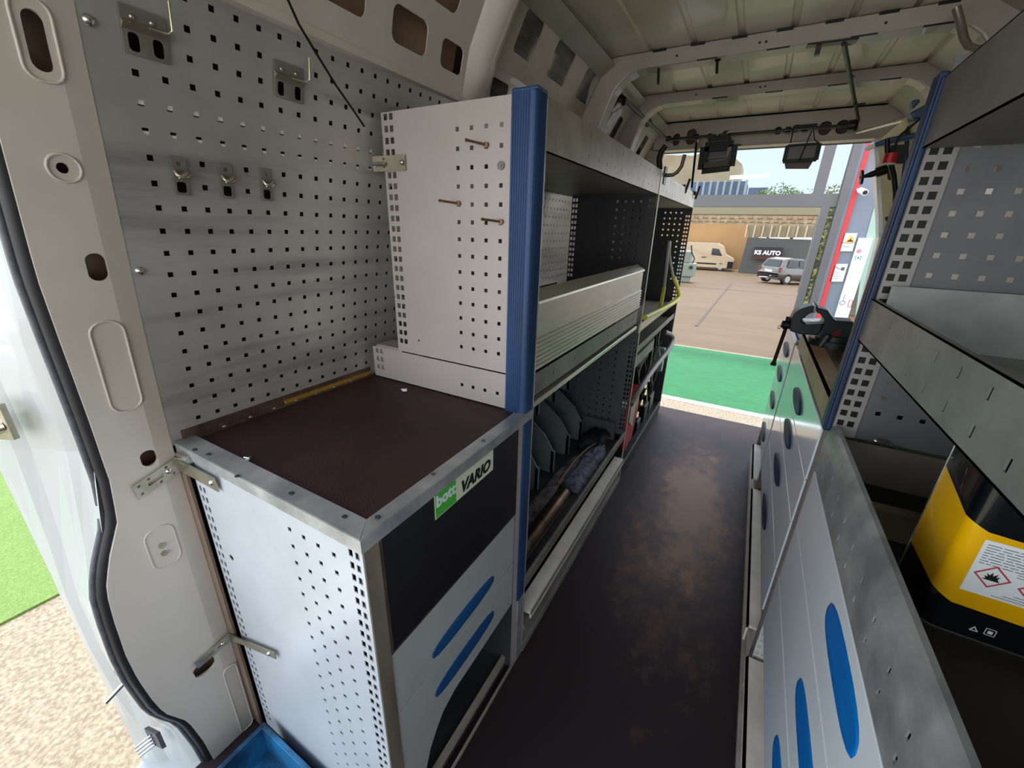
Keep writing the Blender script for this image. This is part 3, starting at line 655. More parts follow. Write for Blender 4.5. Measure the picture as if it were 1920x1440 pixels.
# ribbed aluminium tray front
m = MB(); y0, y1 = .868, 1.942
pf = [(-.452, -.139), (-.418, -.160), (-.4165, -.166), (-.4225, -.170), (-.4225, -.245)]
z = -.249
for i in range(7): pf += [(-.4225, z), (-.4175, z - .003), (-.4175, z - .008), (-.4225, z - .011)]; z -= .0118
pf += [(-.4225, -.3335), (-.44, -.3335)]
m.add([(a, y, b) for y in (y0, y1) for a, b in pf], [(i, i + 1, len(pf) + i + 1, len(pf) + i) for i in range(len(pf) - 1)])
m.add([(a - .003, y, b - .002) for y in (y0, y1) for a, b in pf], [(i, len(pf) + i, len(pf) + i + 1, i + 1) for i in range(len(pf) - 1)])
part('tray_front', m, alu, rk)
m = MB(); m.box(-.84, -.43, .84, 1.94, -.335, -.332); m.box(-.84, -.836, .84, 1.94, -.335, -.25); part('tray', m, greyd, rk)
m = MB(); m.sheet(XP(-.4245), y0, 1.95, -.404, -.3435, [(a - .004, -.377, a + .004, -.368, .0035) for a in (1.0, 1.16, 1.33, 1.5, 1.68, 1.86)], .002); part('rail', m, greyd, rk)
m = MB(); m.box(-.455, -.420, y0, 1.95, -.434, -.4185); part('rail', m, alu, rk, bevel=.002)
m = MB(); m.box(-.93, -.455, .87, 1.97, -.432, -.428); part('shelf', m, darkgrey, rk)
# far side panels
hs = sq([-.591, -.554, -.520, -.486], [.122 - .0345 * i for i in range(8)], .010) + sq([-.803, -.788], [.13 - .0247 * i for i in range(15)], .010, .014) + sq([-.447, -.434], [.128, .103], .008, .012) + [(-.606, -.192, -.596, -.182)]
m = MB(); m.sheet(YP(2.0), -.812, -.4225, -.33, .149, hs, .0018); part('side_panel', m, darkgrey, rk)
hs = sq([-.70, -.663, -.626, -.588, -.551, -.514], [-.46 - .0375 * i for i in range(14)], .0095) + sq([-.447, -.431], [-.44 - .0247 * i for i in range(23)], .010, .013)
m = MB(); m.sheet(YP(2.0), -.93, -.4225, -1.02, -.425, hs, .0018); m.box(-.93, -.47, 1.97, 1.995, -1.05, -.95); part('side_panel', m, M('dull grey side sheet', (104, 106, 110), .5, .1, col2=(88, 90, 94), scale=4), rk)
m = MB(); m.box(-.4225, -.4195, 2.030, 2.040, -1.32, .246); part('upright', m, alu, rk)
# lower bay
m = MB(); m.box(-.93, -.45, .87, 1.99, -1.06, -1.052); m.box(-.97, -.955, .87, 1.99, -1.06, -.44); part('bay_floor', m, darkgrey, rk)
m = MB(); m.box(-.430, -.4205, .868, 2.03, -1.052, -1.010); part('rail', m, greyd, rk, bevel=.002)
m = MB(); m.box(-.46, -.406, .90, 2.02, -1.184, -1.172); m.box(-.412, -.406, .90, 2.02, -1.20, -1.172); part('lower_flap', m, railw, rk, bevel=.002, label='cream top edge of the bottom flap')
m = MB(); m.box(-.432, -.424, .87, 2.03, -1.31, -1.184); m.box(-.424, -.416, .87, 2.03, -1.325, -1.30); m.box(-.424, -.412, .87, 2.03, -1.222, -1.204); part('bottom_front', m, greyd, rk)
m = MB()
for i in range(16): m.bar((-.50 - .02, .90 + i * .012, -1.10), (-.44, .90 + i * .012 + .02, -1.10), .004, .004)
part('rubber_mat', m, black, rk, kind='stuff')
# rusty bolts pushed through the side panel
b0 = None
for a, z, L_, lab in ((-.538, .161, .04, 'rusty bolt sticking out of the grey rack side, topmost of three'), (-.613, .048, .045, 'rusty bolt sticking out of the grey rack side, lower left, nearest the perforated wall'), (-.499, .011, .043, 'rusty bolt sticking out of the grey rack side, closest to the blue post')):
    if b0 is None:
        b0 = thing('bolt', lab, 'bolt', (a, .828, z), 'rusty bolts in the rack side'); m = MB(); m.cyl((a, .83, z), (a - .022, .79, z + .004), .0026, 8); m.cyl((a - .022, .79, z + .004), (a - .024, .786, z + .004), .0032, 8); part('shank', m, rust, b0)
        m = MB(); m.disc((a, .829, z), (0, -1, 0), .0062, .005, 6); part('head', m, rust, b0)
    else: clone(b0, (a, .828, z), lab)
m = MB(); m.disc((-.502, .829, .121), (0, -1, 0), .0085, .003, 16); m.disc((-.502, .826, .121), (0, -1, 0), .004, .001, 12); solo('washer', m, greyd, 'round grey washer on the tall rack side near the blue post', 'washer')
# angled dividers in the lower bay
ds = None
for lvl, (poly, zz, nm) in enumerate((([(-.612, -1.045), (-.612, -.935), (-.66, -.86), (-.76, -.78), (-.92, -.78), (-.92, -1.045)], 0, 'lower'), ([(-.70, -.775), (-.70, -.70), (-.76, -.60), (-.86, -.52), (-.92, -.52), (-.92, -.775)], 0, 'upper'))):
    for k, y in enumerate((1.17, 1.34, 1.50, 1.68, 1.86)):
        m = MB(); m.prism([(a, y, b) for a, b in poly], (0, .004, 0)); m.box(poly[0][0] - .012, poly[0][0], y, y + .02, poly[0][1], poly[1][1])
        wh = ('nearest the blue post', 'second from the blue post', 'third from the blue post', 'fourth from the blue post', 'farthest from the blue post')[k]
        solo('divider', m, binm, 'grey green cut-cornered divider in the lower rack bay, %s row, %s' % (nm, wh), 'divider', 'angled dividers in the lower rack bay')
# rags, tube and belt lying there
def blob(name, pts, h, mat, label, cat, seed=1, z0=-1.0515):
    rnd = random.Random(seed); m = MB(); n_ = 14; c = sum((Vector(p) for p in pts), Vector()) / len(pts)
    ring = []; 
    for i, p in enumerate(pts):
        q = Vector(pts[(i + 1) % len(pts)]); p = Vector(p)
        for k in range(4): ring.append(p.lerp(q, k / 4))
    N = len(ring); lv = [(1.0, 0), (.96, .5), (.8, .8), (.55, 1.0), (.25, .9)]; vs = []
    for s_, hh in lv:
        for p in ring: d = p - c; vs.append(c + d * s_ * (1 + rnd.uniform(-.04, .04)) + Vector((0, 0, h * hh * (1 + rnd.uniform(-.3, .3)))))
    vs.append(c + Vector((0, 0, h * .8)))
    m.add(vs, [(j * N + i, j * N + (i + 1) % N, (j + 1) * N + (i + 1) % N, (j + 1) * N + i) for j in range(len(lv) - 1) for i in range(N)] + [((len(lv) - 1) * N + i, (len(lv) - 1) * N + (i + 1) % N, len(vs) - 1) for i in range(N)], True)
    m.v = [Vector((v.x, v.y, max(v.z, z0))) for v in m.v]
    return solo(name, m, mat, label, cat)
blob('rag', [(-.60, 1.0, -1.05), (-.60, 1.62, -1.05), (-.52, 1.95, -1.05), (-.49, 1.7, -1.05), (-.55, 1.42, -1.05), (-.52, 1.2, -1.05), (-.50, 1.0, -1.05)], .014, rag, 'grey stained cloth lying on the floor of the lower rack bay', 'cloth', 3)
blob('rag', [(-.535, 1.42, -1.05), (-.54, 1.75, -1.05), (-.50, 1.92, -1.05), (-.455, 1.8, -1.05), (-.455, 1.42, -1.05)], .03, ragb, 'bluish stained rag bundle beside the front rail of the lower rack bay', 'cloth', 5)
blob('bag', [(-.60, 1.78, -1.05), (-.60, 1.97, -1.05), (-.48, 1.97, -1.05), (-.49, 1.84, -1.05)], .06, M('dark blue bag', (28, 30, 48), .7, col2=(16, 17, 30)), 'dark blue bag slumped in the far corner of the lower rack bay', 'bag', 8)
m = MB(); m.tube([(-.548, 1.42, -1.03), (-.553, 1.6, -1.022), (-.54, 1.76, -1.02), (-.50, 1.9, -1.02), (-.47, 1.96, -1.03)], .0035, 8); solo('cord', m, M('ochre cord', (150, 130, 80), .5), 'thin ochre cord running along the bluish rag in the lower bay', 'cord')
t = thing('steel_tube', 'short steel tube with shiny side lying in the lower rack bay near the blue post', 'tube', (-.475, 1.15, -1.05))
m = MB(); m.cyl((-.485, .90, -1.012), (-.488, 1.34, -1.012), .030, 20); part('tube', m, M('brown steel tube', (120, 98, 82), .3, .8, col2=(70, 56, 46), scale=14), t)
m = MB(); m.cyl((-.488, 1.341, -1.012), (-.488, 1.343, -1.012), .025, 20); part('opening', m, black, t)

# ---- left rack, rear bay
rk3 = thing('shelving_rack', 'narrow rear rack bay crammed with hoses and cables, beside the open rear doors', 'rack', (-.64, 2.6, ZF))
hs = sq([2.13 + .0755 * i for i in range(13)], [.223, .177], .004, .009)
m = MB(); m.sheet(XP(XL), 2.045, 3.15, .150, .240, hs, .002); m.box(-.842, XL, 2.045, 3.15, .150, .153); part('top_shelf', m, M('bright steel fascia', (214, 210, 200), .4, .3, col2=(180, 174, 162), scale=7, detail=9), rk3)
hs = sq([-.592, -.557, -.522, -.488], [.122 - .036 * i for i in range(5)], .010) + sq([-.488], [.122 - .036 * i for i in range(5, 13)], .010) + sq([-.452, -.436], [.10 - .0247 * i for i in range(24)], .010, .013)
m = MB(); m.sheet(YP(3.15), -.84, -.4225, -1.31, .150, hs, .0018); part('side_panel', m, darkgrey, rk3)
m = MB(); m.box(-.4225, -.4195, 3.150, 3.158, -1.31, .238); part('upright', m, alu, rk3)
m = MB(); m.box(-.46, -.4225, 2.045, 3.148, -1.325, -1.235); part('bottom_rail', m, black, rk3, bevel=.002)
m = MB(); m.box(-.4222, -.4205, 2.045, 3.148, -1.245, -1.237); part('bottom_rail', m, greyd, rk3)
m = MB(); m.sheet(XP(-.430), 2.05, 3.14, -.475, -.43, sq([2.2 + .12 * i for i in range(8)], [-.452], .01, .008), .002); m.box(-.84, -.43, 2.05, 3.14, -.476, -.472); part('drawer_tray', m, alu, rk3)
m = MB(); m.sheet(XP(-.426), 2.05, 3.14, -.575, -.545, [], .002); m.box(-.84, -.426, 2.05, 3.14, -.58, -.576); m.box(-.44, -.425, 2.05, 2.5, -.66, -.60); part('drawer_tray', m, greyd, rk3)
m = MB(); m.box(-.92, -.90, 2.05, 3.14, -1.31, -.45); part('back_panel', m, darkgrey, rk3)
def hose(name, pts, r, mat, label, cat='hose', group=None):
    # smooth the path a little
    P = [Vector(p) for p in pts]
    for _ in range(2):
        Q = [P[0]]
        for a, b in zip(P, P[1:]): Q += [a.lerp(b, .25), a.lerp(b, .75)]
        P = Q + [P[-1]]
    m = MB(); m.tube(P, r, 8); return solo(name, m, mat, label, cat, group)
hose('yellow_hose', [(-.412, 2.06, -.395), (-.412, 2.6, -.43), (-.412, 3.08, -.448), (-.412, 3.13, -.41), (-.42, 2.97, -.32), (-.43, 2.86, -.27)], .013, yhose, 'bright yellow hose lying bent across the middle of the rear rack bay')
hose('yellow_hose', [(-.44, 2.62, -.45), (-.44, 2.63, -.38), (-.44, 2.64, -.31)], .011, yhose, 'short upright yellow hose end standing in the rear rack bay')
hose('pale_hose', [(-.43, 2.86, -.27), (-.44, 2.75, -.19), (-.45, 2.69, -.12), (-.45, 2.66, -.05)], .008, whose, 'pale hose rising from the bent yellow hose in the rear bay')
hose('pale_hose', [(-.44, 2.64, -.31), (-.44, 2.62, -.2), (-.448, 2.63, -.11), (-.452, 2.645, -.05)], .008, whose, 'pale hose rising from the short upright yellow hose in the rear bay')
hose('grey_hose', [(-.42, 2.055, -.86), (-.405, 2.2, -.80), (-.40, 2.5, -.77), (-.40, 2.9, -.78), (-.40, 3.10, -.755), (-.41, 3.12, -.70), (-.45, 3.0, -.66)], .017, M('grey corrugated hose', (128, 122, 118), .4, 0, col2=(96, 90, 88), scale=40), 'thick grey hose looping out of the front of the rear rack bay')
m = MB(); p = [(-.425, 2.08, -.82), (-.425, 2.16, -.78), (-.425, 2.28, -.84), (-.425, 2.30, -1.0), (-.425, 2.24, -1.12), (-.425, 2.10, -1.17), (-.425, 2.06, -1.05)]
m.prism(p, (-.02, 0, 0)); m.box(-.4245, -.424, 2.10, 2.18, -1.0, -.90)
t = thing('red_case', 'crumpled red case with pale label wedged at the front of the rear rack bay', 'case', (-.43, 2.2, -1.17)); part('body', m, redm, t, bevel=.008)
m = MB(); m.prism([(-.4235, 2.10, -.88), (-.4235, 2.2, -.90), (-.4235, 2.19, -1.05), (-.4235, 2.09, -.98)], (.002, 0, 0)); part('label_sheet', m, whose, t)
rnd = random.Random(4)
cabs = [('black', black), ('grey', rubberg), ('pale', whose)]
for i in range(9):
    y = 2.25 + i * .095; nm, mt = cabs[i % 3]; z = -.62 - rnd.random() * .1
    pts = [(-.47 + rnd.uniform(-.02, .03), y + rnd.uniform(-.05, .05), z - k * .11) for k in range(5)]
    hose('cable', pts, .0045, mt, 'thin %s cable dangling in the rear rack bay, %s of the three %s ones' % (nm, ('nearest', 'middle', 'farthest')[i // 3], nm), 'cable', 'thin cables in the rear bay')
for i, (y, z) in enumerate(((2.36, -.86), (2.44, -.90), (2.52, -.88), (2.40, -1.0), (2.32, -1.05), (2.48, -.96))):
    m = MB(); c = Vector((-.435, y, z)); m.tube([c, c + Vector((.0, .03, .012))], .011, 8); m.tube([c + Vector((0, .03, .012)), c + Vector((0, .05, .016))], .007, 8); m.disc(c + Vector((0, .012, .0)), (0, 1, .3), .015, .01, 6)
    solo('brass_fitting', m, M('brass', (206, 186, 130), .3, .8) if i == 0 else bpy.data.materials['brass'], ('upper nearest', 'upper middle', 'upper farthest', 'lower middle', 'lower nearest', 'lower farthest')[i] + ' small brass fitting of the cluster in the rear rack bay', 'fitting', 'brass fittings in the rear bay')
for i, (y, z, s_) in enumerate(((2.75, -1.12, .06), (2.55, -1.16, .05), (2.92, -1.10, .07), (2.35, -1.19, .04))):
    m = MB(); m.box(-.56, -.45, y - s_, y + s_, -1.235, z); solo('black_case', m, black, 'black tool case low in the rear rack bay, ' + ('third from the middle upright', 'second from the middle upright', 'closest to the rear doors', 'closest to the middle upright')[i], 'case', 'black cases low in the rear bay', bevel=.01)
m = MB(); m.box(-.62, -.515, 2.62, 2.90, -.84, -.68); solo('machine', m, black, 'black machine body half hidden behind the thick grey hose in the rear bay', 'machine', bevel=.02)
m = MB(); m.box(-.52, -.44, 3.07, 3.13, -.98, -.80); solo('green_bottle', m, grnglass, 'pale green upright container near the back edge of the rear rack bay', 'container', bevel=.006)

# ================================================================ RIGHT SIDE
rr_ = thing('shelving_rack', 'grey rack on the right with thin blue post and two slotted steel trays', 'rack', (.45, .6, -.434))
hs = [h for h in sq([.305 + .0375 * i for i in range(11)], [.158 - .0375 * i for i in range(8)], .0095)] + sq([.307 + .0375 * i for i in range(11)], [-.292 - .0375 * i for i in range(3)], .0095)
m = MB(); m.sheet(YP(1.13), .234, .80, -.434, .30, hs, .0018)
part('side_panel', m, M('blue grey side sheet', (118, 119, 122), .45, .1, col2=(96, 96, 99), scale=4), rr_)
m = MB(); m.box(.237, .2565, 1.1275, 1.1292, -.432, .273); m.box(.2565, .279, 1.1275, 1.1292, -.432, .273) ; part('flange_hole_shade', m, black, rr_)  # black sheet stands in for the shade inside the flange holes
m = MB(); m.sheet(lambda u, v, n_: (u, 1.126 - n_, v), .236, .281, -.434, .275, sq([.2475, .2665], [.152 - .0252 * i for i in range(23)], .0125, .014), .0018); part('flange', m, M('grey perforated flange', (150, 148, 146), .42, .1, var=.1), rr_)
m = MB(); m.box(.2195, .2335, 1.127, 1.165, -.430, .277); m.box(.223, .2335, 1.120, 1.127, -.425, .268); part('post', m, M('dark blue profile', (24, 52, 92), .45, .2, col2=(14, 36, 68), scale=9), rr_, bevel=.003, label='thin blue post')
m = MB(); m.box(.2335, .258, 1.134, 1.165, -.430, .277); part('hole_shade_block', m, black, rr_)  # black block added so the holes before it look dark
def slots(y1, z0, z1, ys, zs_): return [(a - .0035, b - .007, a + .0035, b + .007) for a in ys for b in zs_ if a < y1 - .02]
ysl = [1.015 - .0755 * i for i in range(17)]
m = MB(); m.sheet(XP(XR, -1), -.25, 1.118, .155, .268, [], .002); m.box(XR, .62, -.25, 1.118, .155, .158); m.box(XR, .245, -.25, 1.118, .266, .268); part('upper_tray', m, greyd, rr_)
m = MB(); m.sheet(XP(XR, -1), -.25, 1.118, -.208, -.119, slots(1.118, 0, 0, ysl, (-.141, -.183)), .002); m.box(XR, .62, -.25, 1.118, -.208, -.205)
m.box(XR, .238, -.25, 1.118, -.121, -.119); m.sheet(YP(1.105), .25, .62, -.205, -.090, [], .002); part('lower_tray', m, M('scratched galvanised tray', (158, 162, 160), .4, .45, col2=(128, 130, 130), scale=9, stretch=(1, 1, 1), detail=10), rr_)
m = MB(); m.box(.2308, .2318, -.25, 1.10, -.203, -.124); part('slot_shade_strip', m, black, rr_)  # black strip in place of shade behind the tray slots
m = MB(); m.dome((XR, 1.06, -.128), (-1, 0, 0), .004); part('rivet', m, chrome, rr_)
# near right drawer cabinet
rc = thing('drawer_cabinet', 'near right drawer cabinet with bright blue handles, under a slotted steel lip', 'cabinet', (.45, .6, ZF))
P = []
m = MB()
lipp = [(XR, -.531), (.2275, -.45), (.231, -.425), (.237, -.412), (.246, -.408), (.252, -.412)]
def lip(u, v, n_):
    # v runs along the folded lip profile
    L = 0
    for (a, b), (c, d) in zip(lipp, lipp[1:]):
        s_ = sqrt((c - a) ** 2 + (d - b) ** 2)
        if v <= L + s_ + 1e-9:
            k = (v - L) / s_; nx, nz = (d - b) / s_, -(c - a) / s_
            return (a + (c - a) * k + n_ * -nx, u, b + (d - b) * k - n_ * nz)
        L += s_
    return (c, u, d)
hs = [(a - .0035, b - .006, a + .0035, b + .006) for b in (.028, .066) for a in [1.03 - .0755 * i for i in range(16)]]
m.sheet(lip, -.25, 1.12, 0, .132, hs, .002, dv=.008)
part('front_lip', m, galv, rc)
for z0, z1, h0, h1 in ((-.690, -.535, -.628, -.560), (-.868, -.693, -.812, -.748), (-1.045, -.871, -.980, -.916)):
    drawer(rc, XR, -1, .09, 1.115, z0, z1, .483, .728, h0, h1, front)
m = MB(); m.box(.245, .78, -.25, 1.118, -.540, -.535); part('bin_floor', m, M('dark bin mat', (34, 32, 32), .7, 0, col2=(24, 22, 22), scale=20, stretch=(6, 1, 1)), rc)
m = MB(); m.sheet(YP(1.118), .25, .80, -.535, -.438, [], .002); part('bin_end', m, greyd, rc)
m = MB(); m.box(.246, .80, 1.119, 1.128, -1.325, -.536); m.box(.229, .262, 1.118, 1.13, -1.325, -.536); part('side_panel', m, grey, rc)
m = MB(); m.sheet(YP(1.116), .2285, .262, -1.325, -1.045, sq([.237, .252], [-1.06 - .0247 * i for i in range(10)], .009, .013), .0015); part('flange', m, jambm, rc)
m = MB(); m.box(.212, .262, -.2, 1.10, -1.184, -1.172); m.box(.212, .218, -.2, 1.10, -1.20, -1.172); m.box(.232, .24, -.2, 1.10, -1.31, -1.19); part('lower_flap', m, railw, rc, label='cream bottom flap')
m = MB(); m.box(.222, .240, -.2, 2.7, -1.3295, -1.315); struct('trim_14', m, rail)
# divider, screw and can in the bin
m = MB(); m.sheet(YP(1.0), .262, .60, -.535, -.517, [], .004); m.box(.262, .60, .90, 1.0, -.5352, -.533); solo('divider_plate', m, M('cream edged plate', (128, 118, 100), .4, .2, var=.2), 'low cream edged divider plate lying across the right hand bin behind the yellow can', 'divider')
m = MB(); c = ony(1640, 826, 1.105); m.tube([c, c + Vector((.03, 0, -.003))], .004, 8); m.dome(c, (-1, -.5, .2), .006); solo('screw', m, chrome, 'bright screw head on the ledge at the far end of the right hand bin', 'screw')
x0, x1, y0, y1, r = .322, .56, .697, .822, .020
per = []
for cx, cy, a0 in ((x1 - r, y0 + r, 270), (x1 - r, y1 - r, 0), (x0 + .006, y1 - .006, 90), (x0 + r, y0 + r, 180)):
    q = .006 if a0 == 90 else r
    for k in range(9): a = math.radians(a0 + k * 11.25); per.append((cx + q * cos(a), cy + q * sin(a)))
def band(z0, z1, out, zf=None):
    m = MB(); n_ = len(per); cx, cy = (x0 + x1) / 2, (y0 + y1) / 2; vs = []
    for lv in (0, 1):
        for a, b in per:
            d = Vector((a - cx, b - cy, 0)).normalized() * out
            zz = (zf(a, b)[lv] if zf else (z0, z1)[lv]); vs.append((a + d.x, b + d.y, zz))
    m.add(vs, [(i, (i + 1) % n_, n_ + (i + 1) % n_, n_ + i) for i in range(n_)], True); return m
can = thing('oil_can', 'yellow and black rectangular metal can with hazard labels standing in the right hand bin', 'can', (.44, .76, -.535))
m = band(-.535, -.245, 0); n_ = len(per); m.add([(a, b, -.245) for a, b in per], [tuple(range(n_))]); part('body', m, yellow, can)
part('black_base', band(0, 0, .0006, lambda a, b: (-.5345, -.492 if a > .36 else -.492 + (.36 - a) * .45)), navy, can)
part('black_top', band(0, 0, .0006, lambda a, b: ((-.352 - .022 * min(1, max(0, (a - .322) / .05)) if b < .723 else -.352 + (b - .72) * .25), -.2449)), navy, can)
part('rim', band(-.5352, -.532, .002), chrome, can); part('rim', band(-.248, -.2445, .002), chrome, can)
m = MB(); m.tube([(x0 - .0005, y1 - .005, -.535), (x0 - .0005, y1 - .005, -.246)], .0016, 6); part('seam', m, chrome, can)
yl = y0 - .0004
m = MB(); LX0, LX1, LZ0, LZ1 = .3415, .535, -.458, -.372
m.prism([(LX0, yl, LZ0), (LX1, yl, LZ0), (LX1, yl, LZ1), (LX0, yl, LZ1)], (0, -.0004, 0)); lb = part('paper_label', m, white, can)
m = MB()
rnd = random.Random(2)
for i in range(8):
    z = LZ1 - .007 - i * .0042; a = LX0 + .004
    while a < LX1 - .01:
        b = min(a + rnd.uniform(.004, .014), LX1 - .006); m.box(a, b, yl - .0008, yl - .0005, z, z + .0011); a = b + .0018
for i in range(3): m.box(LX0 + .05 - i * .01, LX1 - .02, yl - .0008, yl - .0005, LZ0 + .012 - i * .004, LZ0 + .0128 - i * .004)
m.box(.384, .394, yl - .0008, yl - .0005, -.412, -.4112); m.box(.384, .394, yl - .0008, yl - .0005, -.416, -.4152)
part('small_print', m, M('grey small print', (110, 116, 120), .5, 0, var=.05), lb, kind='stuff')
def haz(cx, cz, kind):
    s_ = .0185; m = MB()
    P = [(cx - s_, cz), (cx, cz - s_), (cx + s_, cz), (cx, cz + s_)]; Q = [(cx + (a - cx) * .84, cz + (b - cz) * .84) for a, b in P]
    m.add([(a, yl - .0009, b) for a, b in P] + [(a, yl - .0009, b) for a, b in Q], [(i, (i + 1) % 4, 4 + (i + 1) % 4, 4 + i) for i in range(4)]); part('hazard_frame', m, M('dark red print', (190, 70, 80), .5, var=.03), lb)
    m = MB()
    if kind == 0: pts = [(-.5, -.35), (.5, -.35), (.32, -.1), (.42, .15), (.2, .02), (.24, .36), (.02, .08), (-.06, .42), (-.16, .1), (-.36, .26), (-.24, -.05), (-.46, .0), (-.3, -.2)]
    else: pts = [(-.5, -.4), (-.2, -.1), (-.42, .05), (-.15, .12), (-.1, .35), (.1, .42), (.28, .25), (.22, .05), (.48, .0), (.3, -.15), (.45, -.38), (.12, -.2), (0, -.42), (-.12, -.2)]
    m.add([(cx + a * s_ * .95, yl - .0009, cz + b * s_ * .95) for a, b in pts], [tuple(range(len(pts)))]); part('hazard_symbol', m, blk, lb)
haz(.364, -.425, 0); haz(.408, -.431, 1)
m = MB(); c = (.374, -.516)
for k in range(3):
    a = math.radians(90 + 120 * k); b = math.radians(90 + 120 * (k + 1)); m.bar((c[0] + .005 * cos(a), yl - .001, c[1] + .005 * sin(a)), (c[0] + .004 * cos(b), yl - .001, c[1] + .004 * sin(b)), .0008, .0012)
m.box(.384, .395, yl - .0015, yl - .001, -.518, -.5172); m.box(.384, .395, yl - .0015, yl - .001, -.5072, -.5064); m.box(.384, .3848, yl - .0015, yl - .001, -.518, -.5064); m.box(.3942, .395, yl - .0015, yl - .001, -.518, -.5064); m.box(.387, .392, yl - .0015, yl - .001, -.515, -.51)
part('recycling_mark', m, white, can)

# far right drawer cabinets and worktop
darkh = M('blue grey moulded handle', (34, 52, 96), .5, 0, col2=(24, 38, 74), scale=5, spec=.2)
for nm, ya, yb, hy, lab in (('A', 1.17, 2.135, 1.64, 'glossy grey drawer cabinet under the vise end of the wooden worktop'), ('B', 2.15, 2.66, 2.42, 'glossy grey drawer cabinet at the rear doors, right side')):
    c = thing('drawer_cabinet', lab, 'cabinet', (.5, (ya + yb) / 2, ZF))
    m = MB(); m.box(.25, .76, ya, yb, -1.32, -.432); m.box(.232, .25, ya, ya + .012, -1.32, -.432); m.box(.232, .25, yb - .012, yb, -1.32, -.432); part('body', m, greyd, c)
    for z0, z1, hz in ((-.597, -.447, -.537), (-.732, -.600, -.664), (-.898, -.735, -.812), (-1.06, -.901, -1.0)):
        drawer(c, XR, -1, ya + .014, yb - .014, z0, z1, hy - .13, hy + .13, hz - .030, hz + .030, front, hm=darkh, pr=.006, pw=1.5)
    m = MB(); m.box(.210, .25, ya + .05, yb - .05, -1.184, -1.172); m.box(.210, .216, ya + .05, yb - .05, -1.24, -1.172); m.box(.236, .24, ya, yb, -1.31, -1.19); part('lower_flap', m, railw, c, label='cream bottom flap')
w2 = thing('worktop', 'stained wooden worktop carrying the green vise, on the right hand drawer cabinets', 'worktop', (.5, 2.1, -.43))
m = MB(); m.box(.238, .78, 1.17, 2.03, -.43, -.375); part('board', m, topm, w2)
m = MB(); m.box(.228, .2375, 1.17, 2.03, -.432, -.3735); m.box(.228, .280, 1.17, 2.03, -.3755, -.3735); part('edge_strip', m, M('brown edge strip', (206, 172, 132), .45, 0, col2=(168, 130, 92), scale=9), w2)

# ---- vise
vi = thing('bench_vise', 'dark green bench vise bolted to the stained worktop on the right', 'vise', (.30, 1.86, -.375))
m = MB(); m.cyl((.315, 1.86, -.3745), (.315, 1.86, -.352), .082, 28); m.cyl((.315, 1.86, -.352), (.315, 1.86, -.335), .062, 28); part('swivel_base', m, visem, vi, bevel=.003)
def vp(L, y=1.825, d=.08, mbv=None):
    m = mbv or MB(); m.prism([ony(a, b, y) for a, b in L], (0, d, 0)); return m
m = vp(((1531, 569), (1534, 577), (1552, 582), (1562, 597), (1567, 601), (1600, 603), (1602, 634), (1566, 642), (1533, 634), (1541, 618), (1546, 606), (1545, 598), (1538, 589), (1531, 586)), 1.822); part('fixed_jaw', m, visem, vi, bevel=.004)
m = vp(((1481, 621), (1483, 600), (1489, 588), (1500, 580), (1514, 575), (1525, 573), (1529, 578), (1528, 586), (1519, 588), (1510, 594), (1503, 600), (1505, 606), (1543, 607), (1540, 620), (1530, 629), (1500, 627)), 1.818); part('moving_jaw', m, visem, vi, bevel=.004)
m = vp(((1526, 574), (1530, 574), (1529, 587), (1526, 587)), 1.815, .07); part('jaw_plate', m, chrome, vi)
m = vp(((1508, 603), (1545, 603), (1544, 607), (1512, 608)), 1.816, .07); part('slide_plate', m, chrome, vi)
m = MB(); m.cyl((.138, 1.86, -.318), (.178, 1.86, -.322), .0135, 14); m.cyl((.146, 1.86, -.319), (.160, 1.86, -.320), .018, 14); part('spindle', m, black, vi)
m = MB(); m.cyl((.158, 1.858, -.292), (.146, 1.858, -.478), .0065, 10); m.cyl((.1585, 1.858, -.288), (.158, 1.858, -.300), .011, 10); m.cyl((.1465, 1.858, -.470), (.146, 1.858, -.482), .010, 10); part('handle_bar', m, black, vi)
m = MB(); m.tube([(.127, 1.85, -.330), (.134, 1.85, -.322), (.140, 1.85, -.330), (.133, 1.85, -.337), (.127, 1.85, -.330)], .002, 6); part('wire_ring', m, chrome, vi)
m = vp(((1562, 622), (1578, 617), (1576, 628), (1560, 634)), 1.819, .003); part('red_patch', m, M('dark red paint', (110, 16, 26), .4), vi)
m = MB(); m.tube([(.268, 1.80, -.372), (.276, 1.80, -.345), (.282, 1.80, -.33)], .012, 10); part('clamp_knob', m, M('grey cast knob', (60, 66, 64), .4, .3), vi)

# ================================================================ FITTINGS UNDER THE ROOF
def rod(name, pts, r, mat, label, cat='rod', group=None, n=10):
    m = MB(); m.tube(pts, r, n); return solo(name, m, mat, label, cat, group)
pipe = M('dark steel pipe', (64, 58, 52), .35, .6, col2=(40, 36, 32), scale=20)
t = thing('conduit_pipe', 'dark pipe with clamps running across the inside of the rear header', 'pipe', (-.2, 3.12, .55))
m = MB(); m.tube([(-.635, 3.12, .556), (.33, 3.12, .562)], .0085, 10); part('pipe', m, pipe, t)
for x in (-.635, -.47, -.30, .02, .10, .31): m = MB(); m.cyl((x - .014, 3.12, .559), (x + .014, 3.12, .559), .017 if x < .3 else .028, 12); part('clamp', m, pipe, t)
m = MB(); m.tube([onz(1172, 187, .57), ony(1245, 256, 3.12)], .0095, 8); m.tube([onz(1172, 187, .57), onz(1172, 187, .57) + Vector((-.03, -.02, .0))], .014, 8)
solo('conduit_pipe', m, rubberg, 'grey pipe running along the left roof edge towards the rear header', 'pipe')
m = MB(); c = ony(1213, 228, 2.72); m.cyl(c + Vector((0, -.03, .0)), c + Vector((0, .03, 0)), .022, 12); solo('pipe_clamp', m, black, 'black clamp around the grey pipe at the left roof edge', 'clamp')
